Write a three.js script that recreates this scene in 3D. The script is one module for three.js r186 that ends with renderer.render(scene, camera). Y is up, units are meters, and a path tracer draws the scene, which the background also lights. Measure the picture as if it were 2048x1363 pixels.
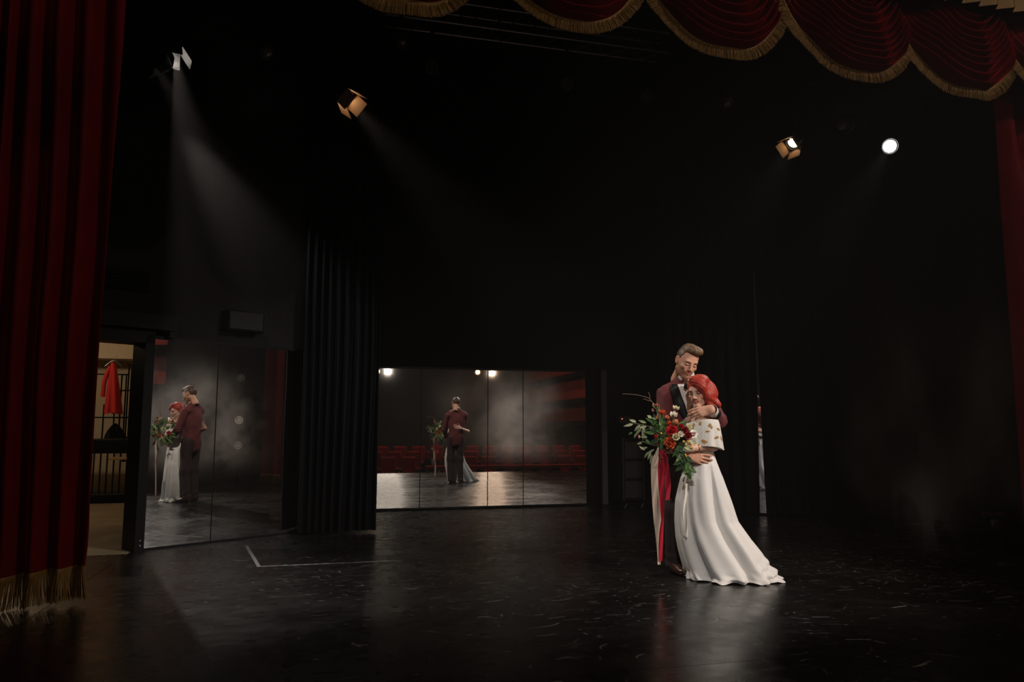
import * as THREE from 'three';
import { RoundedBoxGeometry } from 'three/addons/geometries/RoundedBoxGeometry.js';
import { mergeGeometries } from 'three/addons/utils/BufferGeometryUtils.js';

// ---------------------------------------------------------------- camera, lights, exposure
const scene = new THREE.Scene();
const renderer = new THREE.WebGLRenderer({ antialias: true });
renderer.toneMapping = THREE.LinearToneMapping;
renderer.toneMappingExposure = 1.0;
renderer.shadowMap.enabled = true;
const camera = new THREE.PerspectiveCamera(2 * Math.atan(681.5 / 1500) * 180 / Math.PI, 2048 / 1363, 0.05, 80);
camera.rotation.order = 'YXZ';
camera.position.set(0, 1.12, 0);                                  // in the stalls, just in front of the stage lip
camera.rotation.set(6.7 * Math.PI / 180, -14.537 * Math.PI / 180, 0);
scene.background = new THREE.Color(0x000000);                      // a closed, dark house: no sky
scene.fog = new THREE.FogExp2(new THREE.Color(0.95, 0.9, 0.85), 0.0023);   // stage haze

const WARM = new THREE.Color(1.0, 0.86, 0.72), NEUTRAL = new THREE.Color(1.0, 0.945, 0.90), COOL = new THREE.Color(0.75, 0.86, 1.0), TUNGSTEN = new THREE.Color(1.0, 0.66, 0.36);
function spot(name, color, cd, from, to, deg, penumbra = 0.5, radius = 3) {
  const l = new THREE.SpotLight(color, cd, 0, deg * Math.PI / 180, penumbra, 2);
  l.name = name; l.position.set(...from); l.target.position.set(...to); l.castShadow = true; l.shadow.radius = radius;
  l.userData.kind = 'light';
  scene.add(l, l.target); return l;
}
// front-of-house profile spots over the stalls: two on the right gallery, one left of centre, all on the couple and the mirrors upstage
const KEYS = [
  { from: [7.7, 5.6, 0.1], to: [2.3, 0.9, -6.0], cd: 104, deg: 17.5, color: NEUTRAL },
  { from: [6.9, 5.6, 0.9], to: [2.4, 0.9, -5.8], cd: 62, deg: 17.5, color: NEUTRAL },
  { from: [0.4, 5.7, 1.0], to: [2.9, 0.9, -5.6], cd: 58, deg: 14, color: NEUTRAL },
];

// ---------------------------------------------------------------- helpers
function rng(seed) { let s = seed >>> 0; return () => { s = (s + 0x6d2b79f5) | 0; let t = Math.imul(s ^ (s >>> 15), 1 | s); t = (t + Math.imul(t ^ (t >>> 7), 61 | t)) ^ t; return ((t ^ (t >>> 14)) >>> 0) / 4294967296; }; }
const V = (x, y, z) => new THREE.Vector3(x, y, z);
const lerp = (a, b, t) => a + (b - a) * t, clamp = (x, a = 0, b = 1) => Math.min(b, Math.max(a, x));
const smooth = (a, b, x) => { const t = clamp((x - a) / (b - a)); return t * t * (3 - 2 * t); };
function hash3(x, y, z) { let h = Math.imul(x, 374761393) ^ Math.imul(y, 668265263) ^ Math.imul(z, 2147483647 - 1274126177); h = Math.imul(h ^ (h >>> 13), 1274126177); return ((h ^ (h >>> 16)) >>> 0) / 4294967296; }
function noise3(x, y, z) {
  const ix = Math.floor(x), iy = Math.floor(y), iz = Math.floor(z); let fx = x - ix, fy = y - iy, fz = z - iz;
  fx = fx * fx * (3 - 2 * fx); fy = fy * fy * (3 - 2 * fy); fz = fz * fz * (3 - 2 * fz);
  const c = (a, b, d) => hash3(ix + a, iy + b, iz + d);
  return lerp(lerp(lerp(c(0, 0, 0), c(1, 0, 0), fx), lerp(c(0, 1, 0), c(1, 1, 0), fx), fy), lerp(lerp(c(0, 0, 1), c(1, 0, 1), fx), lerp(c(0, 1, 1), c(1, 1, 1), fx), fy), fz) * 2 - 1;
}
const used = new Map();
function numbered(n) { const k = used.get(n) ?? 0; used.set(n, k + 1); return k ? n + '_' + String(k).padStart(3, '0') : n; }
function shade(m) { m.castShadow = m.receiveShadow = true; return m; }
function thing(name, label, category, [x, y, z] = [0, 0, 0], turn = 0, group) {
  const o = new THREE.Group(); o.name = numbered(name); o.position.set(x, y, z); o.rotation.y = turn;
  o.userData = { label, category }; if (group) o.userData.group = group;
  scene.add(o); return o;
}
function part(name, geo, mat, parent, label) { const m = shade(new THREE.Mesh(geo, mat)); m.name = name; if (label) m.userData.label = label; parent.add(m); return m; }
function struct(name, geo, mat) { const m = shade(geo ? new THREE.Mesh(geo, mat) : new THREE.Group()); m.name = name; m.userData.kind = 'structure'; scene.add(m); return m; }
function single(name, label, category, geo, mat, pos = [0, 0, 0], turn = 0, group) {
  const m = shade(new THREE.Mesh(geo, mat)); m.name = numbered(name); m.position.set(...pos); m.rotation.y = turn; m.userData = { label, category }; if (group) m.userData.group = group; scene.add(m); return m;
}
function copyOf(root, pos, turn, label) { const r = root.clone(); r.name = numbered(root.name.replace(/_\d{3}$/, '')); r.userData = { ...root.userData }; if (label) r.userData.label = label; r.position.set(...pos); if (turn !== undefined) r.rotation.y = turn; scene.add(r); return r; }
const at = (g, x, y, z) => g.translate(x, y, z);
const rbox = (w, h, d, r = 0.006, s = 1) => new RoundedBoxGeometry(w, h, d, s, Math.min(r, w / 2.01, h / 2.01, d / 2.01));
const merge = (list) => { const a = list.map((g) => { const n = g.index ? g.toNonIndexed() : g; for (const k of Object.keys(n.attributes)) if (!['position', 'normal', 'uv'].includes(k)) n.deleteAttribute(k); if (!n.attributes.uv) n.setAttribute('uv', new THREE.BufferAttribute(new Float32Array(n.attributes.position.count * 2), 2)); return n; }); return mergeGeometries(a); };
function rod(a, b, r0, r1 = r0, seg = 10) {                        // tapered bar between two points
  const A = a.isVector3 ? a : V(...a), B = b.isVector3 ? b : V(...b), d = B.clone().sub(A), L = d.length();
  const g = new THREE.CylinderGeometry(r1, r0, L, seg, 1); g.translate(0, L / 2, 0);
  g.applyQuaternion(new THREE.Quaternion().setFromUnitVectors(V(0, 1, 0), d.normalize())); return g.translate(A.x, A.y, A.z);
}
const tube = (pts, r, seg = 24, rs = 8) => new THREE.TubeGeometry(new THREE.CatmullRomCurve3(pts.map((p) => V(...p))), seg, r, rs);
function sheet(nu, nv, f, closed = false) {                        // a surface from f(u, v) -> [x, y, z]
  const pos = [], uv = [], idx = [];
  for (let j = 0; j <= nv; j++) for (let i = 0; i <= nu; i++) { pos.push(...f(i / nu, j / nv)); uv.push(i / nu, j / nv); }
  for (let j = 0; j < nv; j++) for (let i = 0; i < nu; i++) { const a = j * (nu + 1) + i, b = a + 1, c = a + nu + 1, d = c + 1; idx.push(a, c, b, b, c, d); }
  const g = new THREE.BufferGeometry(); g.setAttribute('position', new THREE.Float32BufferAttribute(pos, 3)); g.setAttribute('uv', new THREE.Float32BufferAttribute(uv, 2)); g.setIndex(idx); g.computeVertexNormals();
  if (closed) { const n = g.attributes.normal; for (let j = 0; j <= nv; j++) { const a = j * (nu + 1), b = a + nu; const x = n.getX(a) + n.getX(b), y = n.getY(a) + n.getY(b), z = n.getZ(a) + n.getZ(b), l = Math.hypot(x, y, z) || 1; n.setXYZ(a, x / l, y / l, z / l); n.setXYZ(b, x / l, y / l, z / l); } }
  return g;
}
function thick(nu, nv, f, t) {                                     // the same as a cloth of thickness t
  const g = sheet(nu, nv, f), p = g.attributes.position, n = g.attributes.normal, N = p.count, pos = [], uv = [], idx = [...g.index.array];
  for (let i = 0; i < N; i++) pos.push(p.getX(i), p.getY(i), p.getZ(i));
  for (let i = 0; i < N; i++) pos.push(p.getX(i) - n.getX(i) * t, p.getY(i) - n.getY(i) * t, p.getZ(i) - n.getZ(i) * t);
  for (let k = 0; k < 2; k++) for (let i = 0; i < N; i++) uv.push(g.attributes.uv.getX(i), g.attributes.uv.getY(i));
  for (let i = 0; i < g.index.count; i += 3) idx.push(g.index.array[i] + N, g.index.array[i + 2] + N, g.index.array[i + 1] + N);
  const W = nu + 1, edge = (a, b) => idx.push(a, b, a + N, b, b + N, a + N);
  for (let i = 0; i < nu; i++) { edge(i, i + 1); edge(nv * W + i + 1, nv * W + i); }
  for (let j = 0; j < nv; j++) { edge((j + 1) * W, j * W); edge(j * W + nu, (j + 1) * W + nu); }
  const o = new THREE.BufferGeometry(); o.setAttribute('position', new THREE.Float32BufferAttribute(pos, 3)); o.setAttribute('uv', new THREE.Float32BufferAttribute(uv, 2)); o.setIndex(idx); o.computeVertexNormals(); return o;
}

// ---------------------------------------------------------------- materials
const std = (o) => new THREE.MeshStandardMaterial({ roughness: 0.8, ...o });
const phy = (o) => new THREE.MeshPhysicalMaterial({ roughness: 0.8, ...o });
const lin = (r, g, b) => new THREE.Color().setRGB(r, g, b);
function dataTex(w, h, f, srgb = false) {                          // a texture from f(x, y) -> value or [r, g, b] in 0..1
  const d = new Uint8Array(w * h * 4);
  for (let y = 0; y < h; y++) for (let x = 0; x < w; x++) { const c = f(x, y), o = (y * w + x) * 4; for (let k = 0; k < 3; k++) d[o + k] = clamp(Array.isArray(c) ? c[k] : c) * 255; d[o + 3] = 255; }
  const t = new THREE.DataTexture(d, w, h); t.magFilter = THREE.LinearFilter; t.wrapS = t.wrapT = THREE.RepeatWrapping; if (srgb) t.colorSpace = THREE.SRGBColorSpace; t.needsUpdate = true; return t;
}
const tiled = (x, y, n, s, k) => { const a = x / n, b = y / n; return noise3(a * s, b * s, k) * (1 - a) * (1 - b) + noise3((a - 1) * s, b * s, k) * a * (1 - b) + noise3(a * s, (b - 1) * s, k) * (1 - a) * b + noise3((a - 1) * s, (b - 1) * s, k) * a * b; };
const weaveBump = dataTex(256, 256, (x, y) => 0.5 + 0.25 * Math.sin(x * Math.PI / 4) * Math.sin(y * Math.PI / 4) + 0.25 * tiled(x, y, 256, 30, 3));
const napTex = dataTex(256, 512, (x, y) => 0.78 + 0.16 * tiled(x, y / 2, 256, 40, 9) + 0.12 * tiled(x, y / 2, 256, 9, 4));
const velvet = (r, g, b, k = 0.6) => phy({ specularIntensity: 0.2, color: lin(r, g, b), map: napTex, roughness: 0.62, sheen: 1, sheenRoughness: 0.35, sheenColor: lin(r * k, g * k, b * k), bumpMap: weaveBump, bumpScale: 0.0006, side: THREE.DoubleSide });
const M = {
  redVelvet: velvet(0.20, 0.0018, 0.0055, 4),
  blackVelvet: velvet(0.0015, 0.0016, 0.002, 0.8),
  blueBlackVelvet: velvet(0.0018, 0.0024, 0.0042, 1.0),
  gold: std({ color: lin(0.27, 0.14, 0.028), roughness: 0.55, metalness: 0.15, side: THREE.DoubleSide }),
  mirror: std({ color: lin(0.80, 0.80, 0.79), metalness: 1, roughness: 0.015 }),
  blackMetal: phy({ specularIntensity: 0.3, color: lin(0.006, 0.006, 0.006), roughness: 0.45, metalness: 0.3 }),
  blackPaint: phy({ specularIntensity: 0.25, color: lin(0.005, 0.0049, 0.0048), roughness: 0.75, map: dataTex(256, 256, (x, y) => 0.8 + 0.2 * tiled(x, y, 256, 12, 7)) }),
  greyWall: phy({ specularIntensity: 0.25, color: lin(0.020, 0.019, 0.018), roughness: 0.9, map: dataTex(256, 256, (x, y) => 0.82 + 0.1 * tiled(x, y, 256, 5, 2) + 0.1 * tiled(x, y, 256, 60, 5)) }),
  steel: std({ color: lin(0.5, 0.5, 0.5), roughness: 0.35, metalness: 1 }),
  truss: std({ color: lin(0.7, 0.68, 0.66), roughness: 0.38, metalness: 1 }),
  cream: std({ color: lin(0.62, 0.50, 0.34), roughness: 0.9, map: dataTex(256, 256, (x, y) => 0.88 + 0.08 * tiled(x, y, 256, 6, 8) + 0.05 * tiled(x, y, 256, 70, 5)) }),
};

// ---------------------------------------------------------------- the stage house and the auditorium
// stage floor: black vinyl with scuffs and dust printed by years of shoes
function floorTextures() {
  const N = 2048, W = 14, D = 12, c = document.createElement('canvas'); c.width = c.height = N; const x = c.getContext('2d'), r = rng(77);
  x.fillStyle = 'rgb(26,24,23)'; x.fillRect(0, 0, N, N);
  const img = x.getImageData(0, 0, N, N), d = img.data;
  for (let j = 0; j < N; j++) for (let i = 0; i < N; i++) { const k = (j * N + i) * 4, n = 0.4 * noise3(i / 70, j / 40, 1) + 0.45 * noise3(i / 22, j / 9, 2) + 0.4 * noise3(i / 5, j / 2.5, 3), v = 1 + 0.26 * n; d[k] *= v; d[k + 1] *= v; d[k + 2] *= v; }
  x.putImageData(img, 0, 0);
  const px = (X, Z) => [(X + 4) / W * N, (-1.2 - Z) / D * N];      // stage metres -> texture (x from -4 to 10, z from -1.2 to -13.2)
  const mark = (X, Z, len, ang, bend, w, a, tone) => {
    const [u, v] = px(X, Z); x.strokeStyle = `rgba(${tone},${a})`; x.lineWidth = w; x.lineCap = 'round'; x.beginPath();
    const L = len / W * N, dx = Math.cos(ang) * L, dy = Math.sin(ang) * L; x.moveTo(u, v); x.quadraticCurveTo(u + dx / 2 - dy * bend, v + dy / 2 + dx * bend, u + dx, v + dy); x.stroke();
  };
  const spots = [[1.2, -5.2, 1.3], [2.6, -4.6, 1.0], [4.6, -4.9, 1.2], [3.9, -5.8, 1.3], [0.3, -6.2, 1.2], [5.6, -5.8, 1.2], [2.0, -3.6, 1.2], [2.2, -7.2, 1.6]];
  for (let i = 0; i < 4200; i++) { const s = spots[Math.floor(r() * spots.length)], all = r() < 0.4, X = all ? -3 + r() * 12 : s[0] + (r() + r() - 1) * s[2], Z = all ? -2 - r() * 9 : s[1] + (r() + r() - 1) * s[2]; mark(X, Z, 0.012 + Math.pow(r(), 5) * 0.15, (r() < 0.6 ? 0 : r() * 6.3) + (r() - 0.5) * 0.8, (r() - 0.5) * 0.6, 0.7 + r() * 1.2, 0.18 + 0.8 * r() * r(), r() < 0.15 ? '150,132,110' : '185,180,172'); }
  for (let i = 0; i < 2600; i++) { const [u, v] = px(-3 + r() * 12, -2 - r() * 9.5); x.fillStyle = `rgba(190,184,176,${0.15 + 0.5 * r() * r()})`; x.beginPath(); x.arc(u, v, 0.4 + r() * 1.3, 0, 7); x.fill(); }
  const map = new THREE.CanvasTexture(c); map.colorSpace = THREE.SRGBColorSpace;
  const src = x.getImageData(0, 0, N, N).data, rough = new Uint8Array(1024 * 1024 * 4);
  for (let j = 0; j < 1024; j++) for (let i = 0; i < 1024; i++) { const lum = src[(j * 2 * N + i * 2) * 4], q = 0.275 + 0.05 * noise3(i / 24, j / 24, 11) + 0.05 * noise3(i / 5, j / 5, 12) + clamp((lum - 40) / 160) * 0.12; const o = ((1023 - j) * 1024 + i) * 4; rough[o] = rough[o + 1] = rough[o + 2] = clamp(q) * 255; rough[o + 3] = 255; }
  const rt = new THREE.DataTexture(rough, 1024, 1024); rt.magFilter = THREE.LinearFilter; rt.needsUpdate = true;
  return { map, rt };
}
const FT = floorTextures();
const vinyl = std({ map: FT.map, roughnessMap: FT.rt, roughness: 1, color: lin(0.8, 0.8, 0.8) });
function slab(x0, x1, y0, y1, z0, z1) { const g = new THREE.BoxGeometry(x1 - x0, y1 - y0, z1 - z0); return g.translate((x0 + x1) / 2, (y0 + y1) / 2, (z0 + z1) / 2); }
function stageUV(g) { const p = g.attributes.position, u = g.attributes.uv; for (let i = 0; i < p.count; i++) u.setXY(i, (p.getX(i) + 4) / 14, 1 - (-1.2 - p.getZ(i)) / 12); return g; }
const floor = struct('floor', null); floor.name = 'floor';
{ // vinyl rolls laid side by side across the stage, a hairline joint between neighbours
  const joints = [-1.7, -3.4, -5.02, -6.64, -8.26, -9.88, -10.9];
  for (let i = 0; i < joints.length - 1; i++) part('vinyl_roll', stageUV(slab(-1.62, 9.6, -0.05, 0, joints[i + 1] + 0.002, joints[i] - 0.002)), vinyl, floor);
  part('vinyl_roll', stageUV(slab(-4.0, -1.625, -0.05, 0, -7.6, -1.7)), vinyl, floor);
  const tape = std({ color: lin(0.16, 0.15, 0.14), roughness: 0.7, map: dataTex(512, 16, (x, y) => 0.25 + 0.75 * smooth(0.0, 0.35, noise3(x / 13, y / 6, 5) + 0.2)) });
  part('tape_strip', slab(-0.41, 0.75, 0, 0.0012, -6.665, -6.635), tape, floor, 'worn pale tape over a floor seam');
  part('tape_strip', slab(-0.015, 0.015, 0, 0.0012, -1.22, 0).rotateY(0.165).translate(-0.42, 0, -6.64), std({ color: lin(0.10, 0.096, 0.09), roughness: 0.7 }), floor);
}
const substage = struct('floor_substage', slab(-4.2, 9.8, -0.86, -0.052, -10.95, -1.72), M.blackPaint);
const houseFloor = struct('floor_auditorium', slab(-5, 9.7, -0.9, -0.7, -1.75, 15), std({ color: lin(0.03, 0.012, 0.012), roughness: 0.95 }));
struct('ceiling', slab(-5.2, 9.9, 8, 8.2, -15, 15.2), M.blackPaint);
struct('wall_back', slab(0.42, 9.7, -0.05, 8, -10.95, -10.70), M.blackPaint);
struct('wall_right', slab(9.5, 9.7, -0.9, 8, -10.95, 15), M.blackPaint);
struct('wall_auditorium_back', slab(-5.2, 9.9, -0.9, 8, 15, 15.2), std({ color: lin(0.03, 0.012, 0.011), roughness: 0.9 }));
struct('wall_left', slab(-5.2, -5, -0.9, 8, -15, 15.2), M.blackPaint);
struct('wall_proscenium_left', slab(-5, -2.75, -0.9, 8, -5.2, -4.9), M.blackPaint);
struct('wall_proscenium_right', slab(7.1, 9.5, -0.9, 8, -5.2, -4.9), M.blackPaint);
struct('wall_proscenium_header', slab(-2.75, 7.1, 5.4, 8, -5.2, -4.9), M.blackPaint);
// the slanted stage-left wall that carries the mirror, with the doorway at its downstage end. Local x runs along the wall, z out of it towards the stage.
const WALL_TURN = 0.584, WO = V(0.528, 0, -9.138);
const onWall = (s, y, o = 0) => [WO.x + Math.cos(WALL_TURN) * s + Math.sin(WALL_TURN) * o, y, WO.z - Math.sin(WALL_TURN) * s + Math.cos(WALL_TURN) * o];   // s metres along, o metres out
function wallBox(s0, s1, y0, y1, o0, o1) { const g = new THREE.BoxGeometry(s1 - s0, y1 - y0, o1 - o0); g.translate((s0 + s1) / 2, (y0 + y1) / 2, (o0 + o1) / 2); g.rotateY(WALL_TURN); return g.translate(WO.x, 0, WO.z); }
{
  const w = struct('wall_slanted', null);
  part('wall_panel', wallBox(-2.49, -0.1, -0.02, 8, -0.22, -0.02), M.greyWall, w);
  part('wall_panel', wallBox(-3.75, -2.49, 2.02, 8, -0.22, -0.02), M.greyWall, w);
  part('wall_panel', wallBox(-6.2, -3.75, -0.02, 8, -0.22, -0.02), M.greyWall, w);
  struct('wall_return', slab(0.36, 0.46, -0.05, 8, -10.95, -9.0), M.blackPaint);
  // doorway: black steel frame, sliding-door track box on the header
  const d = struct('door_1', null);
  part('door_post', wallBox(-2.56, -2.475, 0, 2.02, -0.24, 0.05), M.blackMetal, d);
  part('door_post', wallBox(-3.78, -3.70, 0, 2.02, -0.24, 0.05), M.blackMetal, d);
  part('door_header', wallBox(-3.78, -2.475, 1.93, 2.06, -0.24, 0.05), M.blackMetal, d);
  part('door_track', merge([wallBox(-3.85, -2.30, 2.06, 2.2, -0.02, 0.11), wallBox(-2.36, -2.30, 2.0, 2.06, 0, 0.09)]), M.blackMetal, d);
  for (const y of [0.055, 0.10]) part('bolt', at(new THREE.SphereGeometry(0.009, 8, 6), ...onWall(-2.515, y, 0.052)), M.steel, d);
}
// backstage room behind the doorway
struct('wall_backstage', slab(-5, -1.4, 0, 3.2, -14.2, -14.0), M.cream);
struct('wall_backstage_right', slab(-1.5, -1.35, 0, 3.2, -14.0, -8.0), M.cream);
struct('trim_1', slab(-5, -1.5, 2.27, 2.9, -14.0, -13.5), M.cream);          // boxed duct along the top of the room's far wall
struct('ceiling_backstage', slab(-5, -1.35, 3.2, 3.35, -14.2, -7.95), M.cream);
struct('floor_backstage', slab(-5, -1.5, -0.06, -0.002, -14.0, -7.2), std({ color: lin(0.42, 0.33, 0.2), roughness: 0.55, map: dataTex(256, 256, (x, y) => 0.62 + 0.2 * tiled(x, y, 256, 7, 1) + 0.2 * tiled(x, y, 256, 24, 6)) }));
{
  const l = new THREE.PointLight(new THREE.Color(1, 0.78, 0.54), 3.0, 0, 2); l.name = 'backstage_lamp'; l.position.set(-4.2, 2.86, -11.4); l.castShadow = true; l.shadow.radius = 6; scene.add(l);
  const t = thing('ceiling_lamp', 'round warm ceiling lamp in the room behind the stage door', 'lamp', [-4.2, 2.9, -11.4]);
  part('lamp_base', at(new THREE.CylinderGeometry(0.16, 0.17, 0.05, 24), 0, 0.275, 0), M.steel, t);
  part('stem', rod([0, 0.25, 0], [0, 0.06, 0], 0.012), M.steel, t);
  part('bulb', new THREE.SphereGeometry(0.09, 20, 14), std({ color: lin(0.8, 0.7, 0.5), emissive: lin(1, 0.66, 0.36), emissiveIntensity: 6 }), t);
}
// dark loudspeaker box and grille on the slanted wall
{
  const t = thing('wall_speaker', 'black speaker box high on the grey wall above the left mirror', 'speaker', onWall(-1.6, 2.23, -0.02), WALL_TURN);
  part('cabinet', at(rbox(0.40, 0.21, 0.16, 0.012, 2), 0, 0, 0.08), M.blackPaint, t);
  part('grille', at(rbox(0.37, 0.18, 0.01, 0.004), 0, 0, 0.163), std({ color: lin(0.006, 0.006, 0.006), roughness: 0.6, bumpMap: weaveBump, bumpScale: 0.002 }), t);
  part('bracket', at(rbox(0.06, 0.05, 0.06), 0, -0.11, 0.03), M.blackMetal, t);
  const v = thing('wall_vent', 'dark grille on the grey wall above the stage door', 'vent', onWall(-2.75, 2.52, -0.02), WALL_TURN);
  part('frame', at(rbox(0.42, 0.2, 0.03, 0.008), 0, 0, 0.015), M.blackPaint, v);
  for (let i = 0; i < 6; i++) part('slat', at(rbox(0.37, 0.018, 0.02, 0.003).rotateX(0.5), 0, -0.07 + i * 0.028, 0.035), M.blackMetal, v);
}
// mirrors: separate sheets of plate glass in thin black edging, 4 mm joints
function mirrorWall(name, label, edges, toWorld, turn, y0, y1, origin) {
  const t = thing(name, label, 'mirror', origin, turn);
  for (let i = 0; i < edges.length - 1; i++) {
    const w = edges[i + 1] - edges[i] - 0.012, c = (edges[i + 1] + edges[i]) / 2;
    part('mirror_panel', at(new THREE.BoxGeometry(w, y1 - y0, 0.006), c, (y0 + y1) / 2, -0.003), M.mirror, t);
  }
  part('backing_board', at(new THREE.BoxGeometry(edges.at(-1) - edges[0], y1 - y0 + 0.02, 0.012), (edges[0] + edges.at(-1)) / 2, (y0 + y1) / 2, -0.0135), M.blackMetal, t);
  part('edge_strip', at(new THREE.BoxGeometry(edges.at(-1) - edges[0], 0.02, 0.03), (edges[0] + edges.at(-1)) / 2, y0 - 0.01, -0.005), M.blackMetal, t);
  part('edge_strip', at(new THREE.BoxGeometry(edges.at(-1) - edges[0], 0.03, 0.03), (edges[0] + edges.at(-1)) / 2, y1 + 0.015, -0.005), M.blackMetal, t);
  return t;
}
mirrorWall('mirror_wall', 'tall mirror of several sheets on the black back wall', [0.46, 1.425, 2.397, 2.926, 3.90], null, 0, 0.035, 1.97, [0, 0, -10.638]);
mirrorWall('mirror_wall', 'tall mirror on the slanted left wall beside the stage door', [-2.47, -1.815, -0.86, -0.14], null, WALL_TURN, 0.02, 1.98, [WO.x, 0, WO.z]);

// ---------------------------------------------------------------- drapes
// hanging cloth with gathered folds: x from 0 to w, y from 0 to h, folds of uneven width
function foldProfile(w, pitch, depth, seed, sharp = 1) {
  const r = rng(seed), knots = [0]; while (knots.at(-1) < w) knots.push(knots.at(-1) + pitch * (0.6 + 0.8 * r())); const amp = knots.map(() => depth * (0.55 + 0.6 * r()));
  return (x) => { let i = 0; while (i < knots.length - 2 && knots[i + 1] < x) i++; const t = clamp((x - knots[i]) / (knots[i + 1] - knots[i])), s = Math.sin(Math.PI * t); return Math.pow(s, sharp) * lerp(amp[i], amp[i + 1], t); };
}
function drapeGeo(w, h, pitch, depth, seed, { y0 = 0, nu = Math.ceil(w / pitch * 14), nv = 26, sway = 0.03, sharp = 1.2, taper = 0, edge = null } = {}) {
  const f = foldProfile(w, pitch, depth, seed, sharp), s = seed * 3.7;
  return thick(nu, nv, (u, v) => {
    const y = lerp(h, y0, v), x0 = u * w, wob = sway * noise3(x0 * 1.3 + s, y * 0.55, s) , x = x0 + wob * smooth(0, 0.5, v) + taper * (u - 0.5) * v;
    const loose = lerp(0.75, 1.12, v), z = f(x0 + 0.06 * noise3(x0 * 2, y * 0.4, s + 9) * v) * loose + 0.02 * noise3(x0 * 4, y * 1.1, s) * v;
    return [edge ? x + edge(u, y) : x, y + (v > 0.97 ? 0.012 * noise3(x0 * 3, 1, s) : 0), z];
  }, 0.004);
}
// a fringe of twisted cords under a woven heading; path(u) -> {p, n} along the hem, cords hang straight down
function fringeParts(t, path, len, step, seed, total, r0 = 0.0035, straight = false) {
  const r = rng(seed), cords = [], head = [], n = Math.round(total / step);
  for (let i = 0; i < n; i++) {
    const u = (i + 0.5) / n, { p, n: m, d = V(0, -1, 0) } = path(u), L = len * (0.92 + 0.12 * r()), sw = (r() - 0.5) * 0.035 + 0.02 * Math.sin(i * 0.13), off = (r() - 0.5) * 0.012;
    const a = V(p.x + m.x * off, p.y, p.z + m.z * off), sx = straight ? 0.15 : 1, b = V(p.x + d.x * L * 0.55 + sw * 0.5 * sx + m.x * off * 2, p.y + d.y * L * 0.55, p.z + m.z * (off * 2 + 0.004)), c = V(p.x + d.x * L + sw * sx + m.x * off * 2, p.y + d.y * L, p.z + m.z * off);
    cords.push(rod(a, b, r0, r0 * 1.15, 5), rod(b, c, r0 * 1.15, r0 * 0.8, 5));
  }
  const nh = 120, strip = thick(nh, 2, (u, v) => { const { p, n: m } = path(u); return [p.x + m.x * 0.006, p.y + 0.022 - v * 0.04, p.z + m.z * 0.006]; }, 0.008);
  const f = part('fringe', merge(cords), M.gold, t, 'gold bullion fringe'); f.userData.kind = 'stuff';
  part('fringe_heading', strip, M.gold, t);
}
// left house curtain: heavy red velvet gathered at the edge of the opening
{
  const t = thing('house_curtain', 'tall gathered red velvet curtain with gold fringe at left edge of the stage', 'curtain', [-2.78, 0, -5.58]);
  const w = 1.38, f = foldProfile(w, 0.15, 0.13, 12, 1.1);
  const pt = (u, y) => { const x0 = u * w, v = 1 - y / 6; const lo = smooth(0.9, 0.1, y); return V(x0 + 0.03 * noise3(x0 * 2, y * 0.5, 3) * smooth(0, 0.6, v) + lo * 0.03 * noise3(x0 * 5, y * 2, 8), y, f(x0 + 0.05 * noise3(x0 * 2, y * 0.45, 5)) * (0.85 + 0.25 * v) + 0.03 * noise3(x0 * 5, y * 1.3, 2) * v + (1 - u) * 0.16 * (0.3 + v)); };
  const hem = (u) => 0.215 - 0.03 * (1 - u) - 0.02 * Math.sin(u * 21) * (1 - u) + 0.012 * noise3(u * 9, 0, 4);
  part('drape', thick(150, 44, (u, v) => { const y = lerp(6, hem(u), v), p = pt(u, y); return [p.x, p.y, p.z]; }, 0.005), M.redVelvet, t);
  fringeParts(t, (u) => ({ p: pt(u, hem(u)), n: V(0, 0, 1) }), 0.185, 0.0042, 5, 2.3, 0.0032);
}
{
  const t = thing('house_curtain', 'red velvet curtain at the far right edge of the stage opening', 'curtain', [6.14, 0, -5.46]);
  const w = 1.3, f = foldProfile(w, 0.17, 0.12, 31, 1.1);
  part('drape', thick(110, 24, (u, v) => { const y = lerp(4.85, 0.2, v), x0 = u * w; const curl = smooth(0.06, 0.32, x0) * smooth(0.85, 0.5, x0) * smooth(4.0, 3.0, y); return [x0 + 0.02 * noise3(x0 * 2, y * 0.5, 3) * v, y, f(x0) * (0.9 + 0.2 * v) + 0.46 * curl + 0.02 * noise3(x0 * 5, y, 2)]; }, 0.005), M.redVelvet, t);
  fringeParts(t, (u) => ({ p: V(u * w, 0.2, f(u * w) * 1.1 + 0.46 * smooth(0.06, 0.32, u * w) * smooth(0.85, 0.5, u * w)), n: V(0, 0, 1) }), 0.16, 0.006, 6, 1.9, 0.004);
}
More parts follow.
